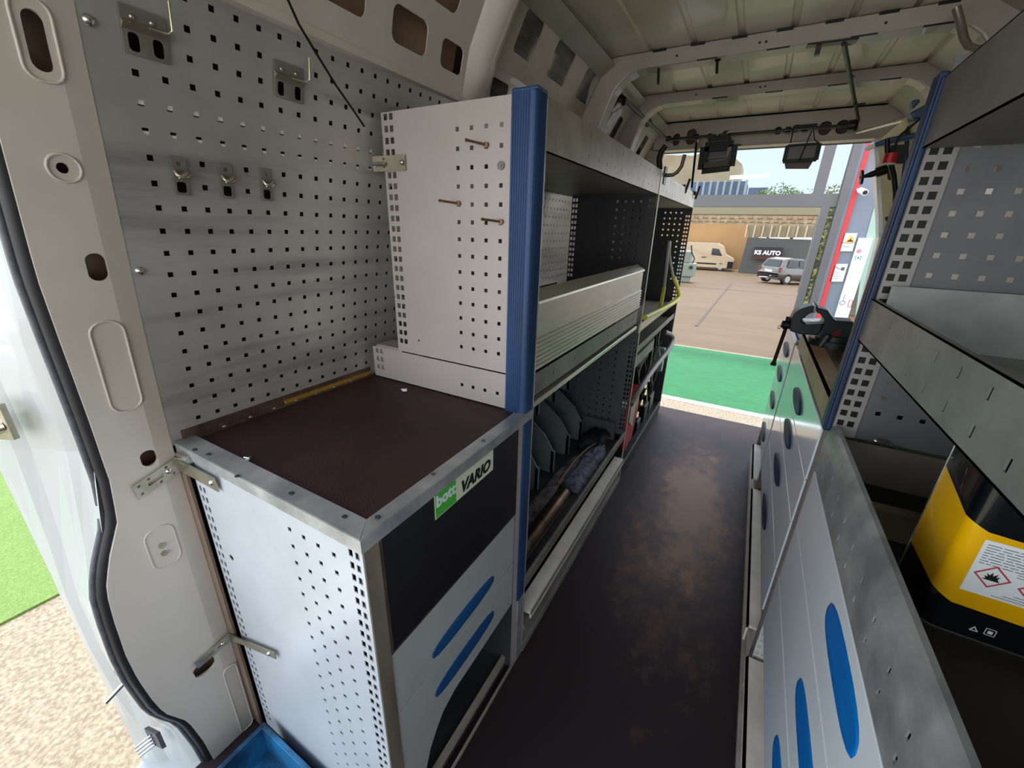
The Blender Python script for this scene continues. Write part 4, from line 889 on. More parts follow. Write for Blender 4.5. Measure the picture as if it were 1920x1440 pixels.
m = MB(); m.tube([ony(1127, 245, 2.10), ony(1144, 210, 2.14)], .012, 10); m.tube([ony(1144, 210, 2.14), ony(1153, 195, 2.16)], .007, 8)
t = solo('gas_strut', m, black, 'black gas strut leaning on the left rear wall above the rack', 'strut', loc=ony(1127, 245, 2.10))
m = MB(); m.tube([ony(1153, 195, 2.16), ony(1158, 184, 2.17), ony(1165, 180, 2.18), ony(1172, 186, 2.19), ony(1168, 196, 2.18)], .009, 8); part('hook_end', m, pipe, t)
rod('upright_rod', [ony(1307, 262, 3.12), ony(1306, 268, 3.10), ony(1297, 352, 3.05)], .007, black, 'thin black rod hanging from the header pipe down to the rear rack top')
m = MB(); a = ony(1309, 262, 3.11); m.cyl(a + Vector((0, 0, .0)), a + Vector((0, 0, -.06)), .013, 10); solo('rod_joint', m, zinc, 'metal joint where the thin upright rod meets the header pipe', 'joint')
t = thing('coat_hook', 'bent tube hook on the rack top beside the rear doors', 'hook', ony(1246, 330, 2.1))
m = MB(); q = [ony(a, b, 2.13) for a, b in ((1248, 329), (1262, 328), (1270, 323), (1278, 312), (1284, 290))]; m.tube(q, .008, 10); part('tube', m, M('olive painted tube', (110, 104, 84), .35, .4), t)
m = MB(); c = ony(1247, 330, 2.12); m.box(c.x - .004, c.x + .004, c.y - .03, c.y + .02, c.z - .035, c.z + .035); part('plate', m, pipe, t)
m = MB(); m.tube([ony(a, b, 2.08) for a, b in ((1249, 273), (1240, 284), (1236, 298), (1237, 318))], .012, 10); solo('rubber_hose', m, black, 'thick black hose bending down behind the rack top near the coat hook', 'hose')
for px, py, lab in ((1282, 350, 'black tee clip on the bright rear rack lip, the nearer of two'), (1302, 362, 'black tee clip at the far corner of the rear rack lip')):
    c = ony(px, py, 2.75 if px < 1290 else 3.1); m = MB(); m.box(c.x - .03, c.x + .01, c.y - .01, c.y + .01, c.z - .012, c.z + .010); m.bar(c + Vector((.012, 0, -.035)), c + Vector((.028, 0, .04)), .012, .018, (0, 1, 0)); solo('tee_clip', m, black, lab, 'clip')
# longitudinal rod and cross rods
t = thing('ceiling_rod', 'thin dark rod hung from a flat bracket on the roof, running to the rear', 'rod', (.12, 2.0, .6))
m = MB(); m.tube([Vector((.116, 1.99, .598)), Vector((.33, 3.10, .585)), ony(1603, 245, 3.12)], .008, 10); part('rod', m, pipe, t)
m = MB(); a, b = onz(1513, 86, .602), onz(1608, 75, .602); m.bar(a, b, .03, .006); part('bracket', m, pipe, t); c = a.lerp(b, .25); m = MB(); m.box(c.x - .008, c.x + .008, c.y - .01, c.y + .01, c.z - .03, c.z); part('lug', m, pipe, t)
m = MB(); c = ony(1600, 197, 2.75); m.tube([c, c + Vector((.045, 0, .002))], .005, 8); part('pin', m, pipe, t)
rod('steel_rod', [ony(1608, 248, 3.11), ony(1700, 224, 2.6)], .0075, alu, 'shiny bare rod slanting from the header to the blue brackets on the right')
m = MB(); m.tube([ony(1345, 112, 2.0), ony(1344, 138, 2.0)], .005, 8); m.dome(ony(1346, 112, 2.0), (0, 0, -1), .012); solo('roof_peg', m, black, 'small black peg hanging from the first roof bow, near its middle', 'peg')
m = MB(); m.tube([ony(1235, 128, 2.0), ony(1234, 158, 2.0)], .005, 8); solo('roof_peg', m, black, 'small black peg hanging below the first roof bow at its left end', 'peg')
t = thing('grab_bar', 'bent grab bar at the top right corner under the roof', 'bar', ony(1812, 90, 1.85))
m = MB(); m.tube([ony(a, b, c) for a, b, c in ((1793, 14, 1.9), (1800, 40, 1.9), (1808, 75, 1.88), (1816, 89, 1.86), (1832, 93, 1.84), (1860, 90, 1.8), (1890, 86, 1.75))], .010, 12); part('bar', m, M('worn grey tube', (150, 144, 134), .35, .6), t)
m = MB(); c = ony(1893, 86, 1.75); m.disc(c, (-1, 0, 0), .03, .01, 14); part('flange', m, greyd, t)
# blue brackets near the rear right
t = thing('blue_bracket', 'dark blue folded bracket joined to the thin blue post under the roof', 'bracket', ony(1725, 205, 2.2))
m = MB(); m.prism([ony(a, b, 2.2) for a, b in ((1707, 211), (1746, 190), (1742, 218), (1712, 223))], (0, .06, 0)); part('block', m, blued, t, bevel=.004)
m = MB(); m.prism([ony(a, b, 2.25) for a, b in ((1710, 188), (1724, 185), (1726, 190), (1712, 205))], (0, .04, 0)); part('upper_block', m, blued, t, bevel=.004)
t = thing('tapering_bracket', 'dark blue tapering arm with white tip pointing inwards below the blue bracket', 'bracket', ony(1680, 262, 2.2))
m = MB(); m.prism([ony(a, b, 2.2) for a, b in ((1640, 268), (1665, 258), (1735, 245), (1733, 253), (1642, 275))], (0, .05, 0)); part('arm', m, blued, t, bevel=.004)
m = MB(); m.prism([ony(a, b, 2.2) for a, b in ((1626, 274), (1640, 268), (1642, 275), (1628, 280))], (0, .05, 0)); part('tip', m, white, t)
m = MB(); m.prism([ony(a, b, 2.3) for a, b in ((1649, 262), (1700, 220), (1712, 213), (1750, 180), (1750, 184), (1716, 218), (1690, 252), (1655, 262))], (0, .01, 0))
solo('gusset', m, M('cream sheet', (222, 206, 156), .4, 0, var=.1), 'cream triangular gusset plate behind the blue arm at the upper right', 'plate')
m = MB(); m.tube([ony(a, b, 2.1) for a, b in ((1726, 222), (1705, 240), (1690, 252), (1683, 262), (1676, 280), (1672, 290))], .004, 8); solo('loose_wire', m, black, 'black cord looping from the blue bracket to the red cap', 'cord')
t = thing('red_cap_light', 'black fitting with a red ring hanging under the blue arm', 'fitting', ony(1670, 298, 2.1))
m = MB(); c = ony(1669, 297, 2.1); m.cyl(c + Vector((0, 0, .016)), c + Vector((0, 0, -.016)), .020, 14); part('ring', m, redm, t)
m = MB(); m.box(c.x - .005, c.x + .045, c.y + .02, c.y + .05, c.z - .015, c.z + .045); m.tube([c + Vector((-.012, 0, .016)), c + Vector((-.025, 0, .06))], .008, 8); part('body', m, black, t)
m = MB(); m.tube([ony(a, b, 2.6) for a, b in ((1670, 305), (1676, 330), (1679, 360), (1679, 392), (1676, 430))], .010, 8); solo('cable', m, black, 'thick black cable falling from the red ring fitting along the rear right pillar', 'cable')
m = MB(); m.tube([ony(a, b, 2.4) for a, b in ((1700, 262), (1698, 300), (1692, 340), (1686, 375))], .008, 8); solo('blue_strut', m, blued, 'thin dark blue strut left of the thin blue post', 'strut')
m = MB(); m.tube([ony(a, b, 2.4) for a, b in ((1612, 334), (1620, 331), (1634, 327), (1642, 324))], [.006, .006, .012, .012], 8); m.disc(ony(1613, 333, 2.4), (1, 0, .2), .028, .008, 14); m.tube([ony(1642, 324, 2.4), ony(1663, 317, 2.4)], .019, 10)
solo('door_stay', m, black, 'black stay with a round foot and rubber grip at the rear right door opening', 'stay')
# hanging work lamps
def lamp_frame(pts, w_): 
    return pts
t = thing('work_lamp', 'black hanging work lamp with ribbed reflector, the left of two at the rear header', 'lamp', ony(1347, 316, 3.0))
def q3(px, py, y=3.0): return ony(px, py, y)
m = MB()
A = [q3(1322, 276), q3(1375, 272), q3(1369, 312), q3(1316, 318)]
for i in range(4): m.bar(A[i], A[(i + 1) % 4], .05, .013, (0, 1, 0))
part('frame', m, black, t)
m = MB(); m.prism([q3(1323, 277, 3.02), q3(1373, 273, 3.02), q3(1366, 302, 3.02), q3(1320, 307, 3.02)], (0, .03, 0)); part('reflector', m, M('brown tinted lamp face', (70, 52, 46), .3, 0, var=.2), t)
m = MB(); m.prism([q3(1321, 305, 2.99), q3(1366, 300, 2.99), q3(1368, 310, 2.97), q3(1318, 315, 2.97)], (0, .02, 0)); m.bar(q3(1326, 297, 2.99), q3(1363, 293, 2.99), .004, .004); m.prism([q3(1364, 276, 2.99), q3(1373, 274, 2.99), q3(1367, 309, 2.98), q3(1361, 301, 2.99)], (0, .01, 0)); part('bezel', m, M('grey lamp bezel', (120, 112, 106), .4, .2), t)
m = MB(); m.bar(q3(1330, 262), q3(1369, 259), .05, .02); m.bar(q3(1331, 259), q3(1330, 274), .02, .016); m.bar(q3(1368, 258), q3(1370, 271), .02, .016); part('bracket', m, black, t)
m = MB(); m.bar(q3(1372, 272), q3(1390, 272), .01, .008); part('side_pin', m, black, t)
m = MB(); m.dome(q3(1342, 318, 2.98), (0, 0, -1), .012); part('lower_knob', m, black, t)
m = MB(); m.tube([q3(1344, 254), q3(1352, 243), q3(1364, 238), q3(1376, 238), q3(1374, 245), q3(1362, 250)], .004, 8); part('wire', m, whose, t)
t = thing('work_lamp', 'flat brownish hanging lamp, the right of two at the rear header', 'lamp', q3(1500, 300))
m = MB(); m.prism([q3(1478, 273), q3(1536, 270), q3(1530, 300), q3(1470, 303)], (0, .035, 0)); part('housing', m, M('brown grey lamp glass', (82, 76, 64), .3, 0, var=.15), t)
m = MB(); m.bar(q3(1477, 273, 2.99), q3(1537, 269, 2.99), .02, .010); m.bar(q3(1468, 303, 2.99), q3(1531, 299, 2.99), .02, .018); m.bar(q3(1477, 273, 2.99), q3(1470, 303, 2.99), .02, .007, (0, 1, 0)); m.bar(q3(1537, 269, 2.99), q3(1530, 300, 2.99), .02, .008, (0, 1, 0)); part('rim', m, black, t)
m = MB(); m.prism([q3(1471, 304, 3.02), q3(1524, 303, 3.02), q3(1516, 316, 3.02), q3(1473, 316, 3.02)], (0, .02, 0)); part('lower_plate', m, M('taupe plate', (120, 102, 92), .5, 0, var=.1), t)
for q in ([q3(1522, 245, 2.98), q3(1512, 270, 2.98), q3(1498, 302, 2.98)], [q3(1488, 240), q3(1482, 268)], [q3(1525, 240), q3(1527, 262), q3(1535, 268)]): m = MB(); m.tube(q, .003, 6); part('wire', m, black, t)
m = MB(); m.bar(q3(1488, 240, 3.08), q3(1532, 236, 3.08), .03, .02); part('mount', m, black, t)

# ================================================================ OUTSIDE
YG = 7.9
def fy(px, py, y=YG): return ony(px, py, y)
m = MB(); m.box(-8, .89, YG, YG + .15, .40, .575); m.box(.555, .685, YG, YG + .1, .575, 2.2); m.box(.70, .80, YG, YG + .1, -1.95, .40); m.box(.875, .965, YG - .05, YG + .15, -1.95, 2.2)
t = solo('portal_frame', m, frm, 'grey aluminium portal frame with glazing at the far side of the green carpet', 'frame', loc=(0, YG, -1.95))
m = MB(); m.box(-8, .555, YG + .05, YG + .056, .575, 2.2); m.box(.685, .875, YG + .05, YG + .056, .575, 2.2); m.box(.80, .875, YG + .05, YG + .056, -1.95, .40); struct('window_1', m, glass)
m = MB(); m.box(-.62, .40, YG - .8, YG - .77, .78, .80); 
m = MB(); m.box(.968, 1.012, YG - .02, YG + .1, -1.95, 2.2); m.box(1.068, 1.35, YG, YG + .1, -1.95, 2.2); struct('wall_outside', m, M('blue grey cladding', (112, 116, 130), .5, 0, var=.06)).name = 'wall_rear.003'
m = MB(); m.box(1.0125, 1.0675, YG - .03, YG + .1, -1.95, 2.2); solo('red_stripe', m, redstr, 'upright red edge strip beside the grey portal column', 'strip')
m = MB(); m.prism([fy(1655, 330, YG - .01), fy(1625, 440, YG - .01), fy(1600, 620, YG - .01), fy(1640, 620, YG - .01), fy(1660, 330, YG - .01)], (0, .008, 0)); solo('green_strip', m, grnglass, 'pale green strip on the blue grey wall beside the white control board', 'strip')
def sign(px, label, cat, name):
    P = [fy(a, b, YG - .03) for a, b in px]; t = thing(name, label, cat, P[3]); m = MB(); m.prism(P, (0, .02, 0)); part('board', m, white, t); return t, P
t, P = sign(((1583, 437), (1608, 437), (1598, 471), (1573, 471)), 'white warning sign with an orange triangle on the blue grey wall', 'sign', 'warning_sign')
m = MB(); c = fy(1595, 449, YG - .034); m.prism([c + Vector((-.062, 0, -.045)), c + Vector((.062, 0, -.045)), c + Vector((0, 0, .055))], (0, .003, 0)); part('triangle', m, signg, t)
m = MB(); m.box(c.x - .03, c.x + .03, c.y - .004, c.y - .001, c.z - .03, c.z - .012); m.box(c.x - .01, c.x + .008, c.y - .004, c.y - .001, c.z - .012, c.z + .006); part('symbol', m, blk, t)
for i, s_ in enumerate(('PASSAGGIO', 'CARRELLI')): text('lettering', s_, .03, Vector((1.125, YG - .032, -.085 - .05 * i)), (1, 0, 0), (0, 0, 1), blk, t)
t, P = sign(((1565, 495), (1590, 495), (1580, 528), (1555, 528)), 'white notice with small pictures on the blue grey wall below the orange triangle sign', 'sign', 'notice_sign')
m = MB(); y = YG - .034
for a, b, c_, d_ in ((1.06, 1.10, -.43, -.42), (1.09, 1.14, -.45, -.44), (1.14, 1.18, -.42, -.47), (1.07, 1.17, -.50, -.495), (1.07, 1.16, -.53, -.525), (1.08, 1.17, -.56, -.555), (1.07, 1.15, -.59, -.585)): m.box(a, b, y, y + .002, min(c_, d_), max(c_, d_))
part('small_print', m, rubberg, t, kind='stuff')
t = thing('control_board', 'tall white control board with small coloured symbols beside the warning signs', 'board', (1.33, YG, -1.17))
m = MB(); m.box(1.235, 1.395, YG - .05, YG + .01, -1.17, -.01); part('board', m, white, t)
m = MB(); m.disc((1.28, YG - .05, -.19), (0, -1, 0), .03, .004, 14); part('button', m, M('rose print', (190, 120, 140), .5, 0, var=.05), t)
m = MB(); m.box(1.26, 1.268, YG - .055, YG - .05, -.31, -.25); m.box(1.32, 1.328, YG - .055, YG - .05, -.31, -.25); m.box(1.285, 1.305, YG - .055, YG - .05, -.295, -.265); part('green_mark', m, M('deep green print', (50, 130, 90), .5, var=.05), t)
m = MB(); m.tube([(1.275 + .03 * cos(a * pi / 6), YG - .053, -.93 + .03 * sin(a * pi / 6)) for a in range(13)], .004, 6); m.bar((1.275, YG - .053, -.90), (1.275, YG - .053, -.80), .006, .006, (0, 1, 0)); part('black_mark', m, rubberg, t)
m = MB(); P = [(1.35, -.98), (1.39, -.98), (1.39, -.88), (1.35, -.88)]
for i in range(4): m.bar((P[i][0], YG - .053, P[i][1]), (P[(i + 1) % 4][0], YG - .053, P[(i + 1) % 4][1]), .007, .007, (0, 1, 0))
part('red_mark', m, redm, t)
t = thing('security_camera', 'small white security camera fixed on the red edged wall', 'camera', fy(1618, 360, YG - .1))
m = MB(); a, b = fy(1613, 357, YG - .12), fy(1622, 361, YG - .3); m.cyl(a, b, .038, 14); m.tube([fy(1606, 355, YG), a], .014, 8); part('body', m, white, t)
m = MB(); m.disc(b, (b - a), .028, .01, 14); part('lens', m, blk, t)
# tube light seen through the glazing
t = thing('tube_light', 'white tube light hanging before the upper glazing', 'light', fy(1407, 331, 7.0))
m = MB(); m.tube([fy(1369, 333, 7.0), fy(1444, 329, 7.0)], .022, 10); part('tube', m, M('lit tube', (255, 250, 225), .5, emit=2.2, var=.02), t)
m = MB(); m.bar(fy(1369, 331, 7.0), fy(1444, 327, 7.0), .05, .02); part('housing', m, white, t)
# far wall of the yard with sign
yw = 41.0
def far(px, py, y): return ony(px, py, y)
def quad(pts, d=.3): 
    m = MB(); m.prism(pts, (0, d, 0)); return m
P = [far(1386, 500, yw), far(1402, 445, yw), far(1600, 452, yw), far(1600, 540, yw)]; P[0].z = gz(yw); P[3].z = gz(yw)
t = thing('yard_wall', 'long dark grey wall of the yard behind the silver car', 'wall', (P[0].x, yw, P[0].z)); part('wall', quad(P), grywall, t)
P = [far(1296, 430, 44), far(1403, 430, 44)]; 
m = MB(); m.box(-12, far(1403, 430, 44).x + .2, 44, 44.4, gz(44), far(1350, 410, 44).z); solo('yard_wall', m, tan, 'tan plastered wall behind the white van in the yard', 'wall')
m = MB(); m.box(-12, P[1].x + .2, 43.5, 44, gz(44), gz(44) + .12); solo('kerb', m, M('pale kerb', (190, 176, 140), .7, var=.05), 'pale kerb along the foot of the tan wall', 'kerb')
m = MB(); a, b, c_, d_ = far(1402, 420, yw + .5), far(1403, 445, yw + .5), far(1560, 446, yw + .5), far(1560, 424, yw + .5); m.prism([a, b, c_, d_], (0, .1, 0)); t = thing('fibreglass_panel', 'row of translucent corrugated panels above the dark grey wall', 'panel', b); part('sheet', m, M('fibreglass', (150, 140, 112), .6, 0, col2=(122, 112, 88), scale=2, stretch=(3, 1, .2)), t)
for i in range(11): x = a.x + (c_.x - a.x) * i / 10; m = MB(); m.box(x - .05, x + .05, yw + .3, yw + .5, b.z, a.z); part('rib', m, M('pale rib', (200, 174, 138), .6, var=.05) if i == 0 else bpy.data.materials['pale rib'], t)
# sign board
s0, s1, s2, s3 = (far(1415, 463, yw - .4), far(1469, 464, yw - .4), far(1466, 487, yw - .4), far(1411, 486, yw - .4))
t = thing('shop_sign', 'dark sign reading KS AUTO in white on the grey yard wall', 'sign', s3)
m = MB(); m.prism([s0, s1, s2, s3], (0, .1, 0)); part('board', m, M('dark brown sign', (36, 26, 26), .5, var=.1), t)
m = MB(); k = .35; m.prism([s3.lerp(s0, k * .9) + Vector((0, -.02, 0)), s2.lerp(s1, k * .9) + Vector((0, -.02, 0)), s2 + Vector((0, -.02, 0)), s3 + Vector((0, -.02, 0))], (0, .01, 0)); part('red_band', m, M('maroon band', (66, 32, 30), .5, var=.1), t)
text('lettering', 'KS AUTO', .44, (s0 + s1 + s2 + s3) / 4 + Vector((-.05, -.06, .03)), (1, 0, .0), (0, 0, 1), white, t, bold=.02, ext=.01)
# canopy over the yard
t = thing('canopy', 'pale corrugated canopy reaching across the yard above the tan wall', 'canopy', (0, 26, .6))
m = MB(); zc = far(1400, 400, 24).z; zb = far(1400, 391, 24).z + .1
m.box(-14, 4.6, 22, 22.3, far(1400, 402, 22).z, far(1400, 388, 22).z); part('fascia', m, M('pale olive fascia', (128, 120, 92), .6, var=.05), t)
ca = M('corrugated canopy edge', (164, 142, 110), .6, 0, col2=(134, 112, 84), scale=2); cb = M('brown canopy beam', (96, 74, 50), .6)
for k_, (yy, p0, p1, mt) in enumerate(((25, 402, 404, cb), (28, 404, 409, ca), (31, 409, 411, cb), (34, 411, 416, ca), (37, 416, 418, cb), (40, 418, 421, ca))):
    za, zb_ = far(1400, p0, yy).z, far(1400, p1, yy).z; m = MB()
    if mt is ca:
        n_ = 80; P = []
        for q in range(n_): x = -14 + 18.6 * q / (n_ - 1); P.append((x, yy, zb_ + (.10 if q % 2 else 0)))
        P += [(4.6, yy, za), (-14, yy, za)]; m.add(P, [(q, q + 1, n_) if q < n_ // 2 else (q, q + 1, n_) for q in range(n_ - 1)] + [(0, n_, n_ + 1)])
        m = MB(); m.box(-14, 4.6, yy, yy + .1, zb_, za)
        for q in range(40): m.box(-14 + q * .465, -13.8 + q * .465, yy - .06, yy, zb_ - .05, za)
        part('corrugated_edge', m, mt, t)
    else:
        m.box(-14, 4.6, yy, yy + .15, zb_, za); part('beam', m, mt, t)
rod('canopy_post', [Vector((far(1537, 400, 24).x, 24, gz(24))), Vector((far(1537, 400, 24).x, 24, .9))], .05, frm, 'thin post of the yard canopy seen beside the portal column', 'post')
# white van
def place(P, o, rz, s_=1):
    c, s2_ = cos(rz), sin(rz); return [Vector((o[0] + s_ * (p[0] * c - p[1] * s2_), o[1] + s_ * (p[0] * s2_ + p[1] * c), o[2] + s_ * p[2])) for p in P]
def wheel(parent, c, ax, r, mt=rubber):
    m = MB(); a = Vector(c); d = Vector(ax).normalized(); m.cyl(a - d * .1, a + d * .1, r, 20); w_ = part('wheel', m, mt, parent)
    m = MB(); m.cyl(a - d * .112, a + d * .112, r * .6, 16); part('rim', m, bpy.data.materials['bright screw steel'], w_)
vy = 41.6; o = far(1360, 508, 41.6); vz = gz(42); vr = far(1373, 500, 41.6).x; 
t = thing('van', 'white panel van with warm shade in its paint, parked against the tan wall in the yard', 'van', (vr - 2.4, vy, vz))
prof = [(-5.2, .35), (-5.2, 2.25), (-1.55, 2.25), (-1.1, 2.05), (-.75, 1.35), (-.15, 1.05), (0, .8), (0, .35)]
def vprof(w0, w1, sc=1): 
    return None
m = MB(); n_ = len(prof); vs = []
for side in (0, 1):
    for x, z in prof: ins = .12 * max(0, (z - 1.1)) / 1.1; vs.append((vr + x, vy + (ins if side == 0 else 1.9 - ins), vz + z * 1.0))
m.add(vs, [tuple(range(n_)), tuple(range(n_, 2 * n_))[::-1]] + [(i, (i + 1) % n_, n_ + (i + 1) % n_, n_ + i) for i in range(n_)]); part('body', m, vanw, t, bevel=.06)
m = MB(); m.prism([(vr - 1.85, vy + .02, vz + 1.35), (vr - .95, vy + .02, vz + 1.28), (vr - 1.3, vy + .07, vz + 1.85), (vr - 1.85, vy + .07, vz + 1.9)], (0, .02, 0)); part('window', m, glassd, t)
m = MB(); m.box(vr - .42, vr + .03, vy - .03, vy + 1.93, vz + .3, vz + .85); m.box(vr - 5.2, vr - 1.3, vy - .03, vy, vz + .55, vz + .66); m.box(vr - 2.6, vr - 2.2, vy - .02, vy + .01, vz + 1.1, vz + 1.16); m.box(vr - 5.2, vr - .3, vy + .1, vy + 1.8, vz + .22, vz + .36); part('bumper', m, black, t)
for x in (-.95, -4.3): wheel(t, (vr + x, vy + .12, vz + .34), (0, 1, 0), .34); wheel(t, (vr + x, vy + 1.78, vz + .34), (0, 1, 0), .34)
# silver hatchback, seen from behind
o = ong(1470, 533); oc = Vector((far(1436, 530, 29).x, 29, gz(29)))
t = thing('car', 'silver grey small hatchback seen from behind in front of the grey yard wall', 'car', oc)
rz = math.radians(-48)
sec = [ # y along car (rear 0 -> front), list of (half width, z) rings
 (0.0, .42, .66, .80), (0.02, .35, .98, .80), (.14, .34, 1.0, .80)]
body = [(-.02, .30, .62, .78), (.0, .30, .92, .80), (.5, .22, .95, .82), (1.6, .22, .93, .82), (2.9, .24, .86, .81), (3.5, .28, .78, .76), (3.62, .34, .60, .70)]
m = MB(); vs = []
for y, z0, z1, hw in body: vs += [(-hw, y, z0), (-hw, y, (z0 + z1) / 2), (-hw * .93, y, z1), (hw * .93, y, z1), (hw, y, (z0 + z1) / 2), (hw, y, z0)]
k = len(body); m.add(place(vs, oc, rz), [(6 * j + i, 6 * j + (i + 1) % 6, 6 * j + 6 + (i + 1) % 6, 6 * j + 6 + i) for j in range(k - 1) for i in range(6)] + [tuple(range(6)), tuple(range(6 * k - 6, 6 * k))[::-1]], True); part('body', m, silver, t)
gh = [(.06, .92, .74), (.30, 1.38, .60), (.9, 1.46, .60), (1.6, 1.42, .58), (2.55, .92, .72)]
m = MB(); vs = []
for y, z, hw in gh: vs += [(-hw, y, z), (hw, y, z)]
for y, z, hw in gh: vs += [(-.76, y, .90), (.76, y, .90)]
m.add(place(vs, oc, rz), [(2 * j, 2 * j + 1, 2 * j + 3, 2 * j + 2) for j in range(4)] + [(2 * j, 2 * j + 2, 10 + 2 * j + 2, 10 + 2 * j) for j in range(4)] + [(2 * j + 1, 10 + 2 * j + 1, 10 + 2 * j + 3, 2 * j + 3) for j in range(4)]); part('cabin', m, silver, t)
m = MB(); q = place([(-.60, .085, 1.0), (.60, .085, 1.0), (.50, .26, 1.33), (-.50, .26, 1.33)], oc, rz); n0 = (q[1] - q[0]).cross(q[3] - q[0]).normalized() * .02; m.prism([p + n0 for p in q], -n0); m.prism([p - n0 for p in q], n0); part('rear_window', m, glassd, t)
m = MB(); q = place([(.755, .45, .98), (.755, 1.2, .97), (.66, 1.25, 1.34), (.66, .62, 1.36)], oc, rz); d = place([(.02, 0, 0)], (0, 0, 0), rz)[0]; m.prism(q, d); part('side_window', m, glassd, t)
m = MB(); q = place([(.755, 1.28, .97), (.75, 2.3, .95), (.66, 1.6, 1.33), (.66, 1.32, 1.34)], oc, rz); m.prism(q, d); part('side_window', m, glassd, t)
m = MB(); b = Matrix.Translation(oc) @ Matrix.Rotation(rz, 4, 'Z'); m.box(-.8, .8, -.05, .02, .48, .56, b); part('bumper_strip', m, black, t)
m = MB(); m.box(-.26, .26, -.04, .0, .68, .79, b); part('number_plate', m, white, t)
for s_ in (-1, 1): m = MB(); m.box(s_ * .76 - .06, s_ * .76 + .06, -.02, .06, .70, .95, b); part('tail_light', m, M('dull red lens', (120, 40, 40), .3) if s_ < 0 else bpy.data.materials['dull red lens'], t)
for s_ in (-1, 1):
    for y in (.62, 2.95): c = b @ Vector((s_ * .72, y, .30)); wheel(t, c, b.to_3x3() @ Vector((1, 0, 0)), .30)
# glimpsed car behind the column and machine at the left
oc2 = far(1512, 520, 34); oc2.z = gz(34)
t = thing('car', 'pale car mostly hidden behind the portal column, right of the silver hatchback', 'car', oc2)
m = MB(); m.box(oc2.x - .35, oc2.x + 2.2, 33.6, 37, oc2.z + .3, oc2.z + .95); m.box(oc2.x - .2, oc2.x + 2, 33.6, 35.6, oc2.z + .95, oc2.z + 1.45); part('body', m, M('pale car paint', (130, 124, 120), .3, coat=.4), t, bevel=.12); wheel(t, (oc2.x - .3, 33.7, oc2.z + .3), (1, 0, 0), .3); wheel(t, (oc2.x - .3, 35.8, oc2.z + .3), (1, 0, 0), .3)
oc3 = far(1293, 490, 24)
t = thing('machine', 'pale green workshop machine just showing past the rear rack edge', 'machine', (oc3.x, 24, gz(24)))
m = MB(); gz3 = gz(24); m.box(oc3.x - 1.4, oc3.x + .28, 24, 25, gz3 + .3, gz3 + 1.0); m.box(oc3.x - 1.2, oc3.x + .0, 24.1, 24.9, gz3 + 1.0, gz3 + 1.6); m.box(oc3.x - 1.2, oc3.x + .1, 24.1, 24.9, gz3, gz3 + .3); part('body', m, M('pale green machine paint', (120, 130, 116), .5, var=.1), t, bevel=.06)
m = MB(); m.tube([(oc3.x - .05, 24.0, gz3 + 1.9), (oc3.x + .05, 24, gz3 + 1.5), (oc3.x + .22, 24, gz3 + 1.25), (oc3.x + .15, 23.95, gz3 + 1.0)], .035, 8); m.disc((oc3.x + .12, 23.98, gz3 + .8), (0, -1, 0), .09, .04, 12); part('fittings', m, pipe, t)
# buildings and trees above the glazing
def house(px0, px1, pytop, y, mat, label, ribs=0, base=-4, yd=6):
    a, b = far(px0, pytop, y), far(px1, pytop, y); t = thing('building', label, 'building', (a.x, y, base)); m = MB(); m.box(a.x, b.x, y, y + yd, base, a.z); part('wall', m, mat, t)
    return t, a, b
t, a, b = house(1200, 1390, 316, 62, M('sunlit tan facade', (255, 226, 176), .8, 0, col2=(236, 200, 150), scale=.3), 'large tan building rising above the grey portal beam on the left')
m = MB(); p0 = far(1300, 292, 62); m.prism([(a.x - 6, 62, a.z), (b.x, 62, a.z), (b.x - 1, 62, a.z + .8), (b.x - 5, 62, a.z + 1.4), (p0.x, 62, p0.z), (a.x - 6, 62, p0.z + 1)], (0, 6, 0)); part('roof', m, M('tan parapet', (250, 214, 162), .8, 0, col2=(226, 190, 142), scale=.6), t)
t, a, b = house(1296, 1400, 342, 52, M('grey glass front', (170, 170, 172), .6, 0, col2=(140, 142, 148), scale=1), 'glazed grey building with white mullions just above the portal beam')
for i in range(9): x = a.x + (b.x - a.x) * i / 8; m = MB(); m.box(x - .10, x + .10, 51.8, 52, -1, a.z + .1); part('mullion', m, white, t)
t, a, b = house(1404, 1440, 352, 62, M('bluish grey block', (160, 166, 176), .6, 0, var=.2, scale=1), 'small bluish block between the glazed building and the trees')
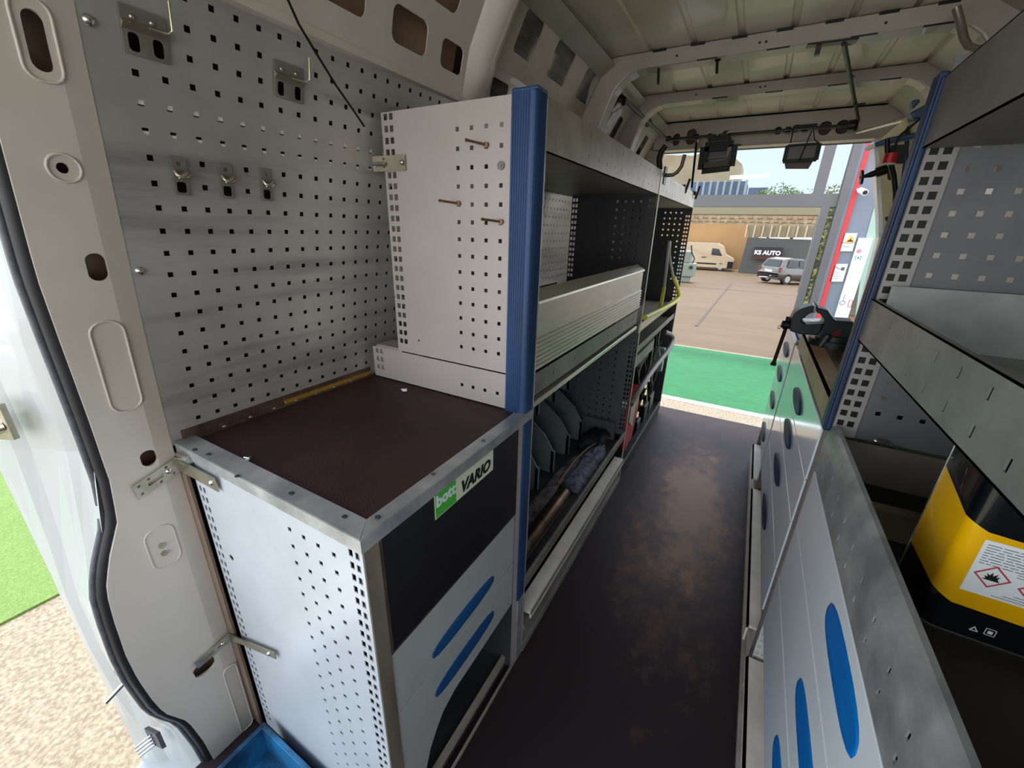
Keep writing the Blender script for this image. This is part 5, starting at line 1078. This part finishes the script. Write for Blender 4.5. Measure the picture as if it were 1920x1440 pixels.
def tree(px, pyt, y, w_, mat, label, seed, n=500):
    rnd = random.Random(seed); c = far(px, pyt, y); t = thing('tree', label, 'tree', (c.x, y, -3)); m = MB(); m.tube([(c.x, y, -3), (c.x, y, c.z - 1.0)], .15, 6); part('trunk', m, pipe, t)
    m = MB()
    for i in range(n):
        a = rnd.uniform(0, 2 * pi); r = w_ * sqrt(rnd.random()); h = (1 - (r / w_) ** 2) * 1.0 * rnd.uniform(-1.6, 1.0); p = Vector((c.x + r * cos(a), y + r * sin(a) * .6, c.z - .9 + h * .9)); s_ = rnd.uniform(.06, .14)
        d = Vector((rnd.uniform(-1, 1), rnd.uniform(-1, 1), rnd.uniform(-1, 1))).normalized(); e = d.orthogonal().normalized(); m.add([p - d * s_, p + e * s_ * .6, p + d * s_, p - e * s_ * .6], [(0, 1, 2, 3)])
    part('crown', m, mat, t)
tree(1465, 340, 46, 1.6, leaf, 'pale green tree above the beam, left of the upright mullion', 1)
tree(1508, 352, 48, 1.9, leaf, 'low green tree above the beam, touching the upright mullion', 2)
tree(1562, 344, 44, 1.5, leafy, 'yellow green tree between the mullion and the dark column', 3, 700)
tree(1440, 354, 52, 1.5, leaf, 'small green tree beside the bluish block', 4)
m = MB(); rnd = random.Random(9)
for i in range(500):
    y = rnd.uniform(12, 14); x = far(1545, 480, y).x + rnd.uniform(-.12, .3); z = rnd.uniform(gz(13), -.2) if rnd.random() < .7 else rnd.uniform(-.3, .6); p = Vector((x, y, z)); s_ = rnd.uniform(.03, .08); d = Vector((rnd.uniform(-1, 1), rnd.uniform(-1, 1), rnd.uniform(-1, 1))).normalized(); e = d.orthogonal().normalized(); m.add([p - d * s_, p + e * s_ * .7, p + d * s_, p - e * s_ * .7], [(0, 1, 2, 3)])
solo('shrub', m, leafy, 'yellow green shrub seen in the gap between the two portal columns', 'shrub')
m = MB(); c = far(1532, 470, 16); m.box(c.x, c.x + 2.5, 16, 16.3, gz(16), .2); solo('yard_wall', m, M('weathered concrete', (110, 106, 94), .8, 0, col2=(84, 80, 70), scale=1.5), 'weathered grey wall behind the shrub between the portal columns', 'wall')
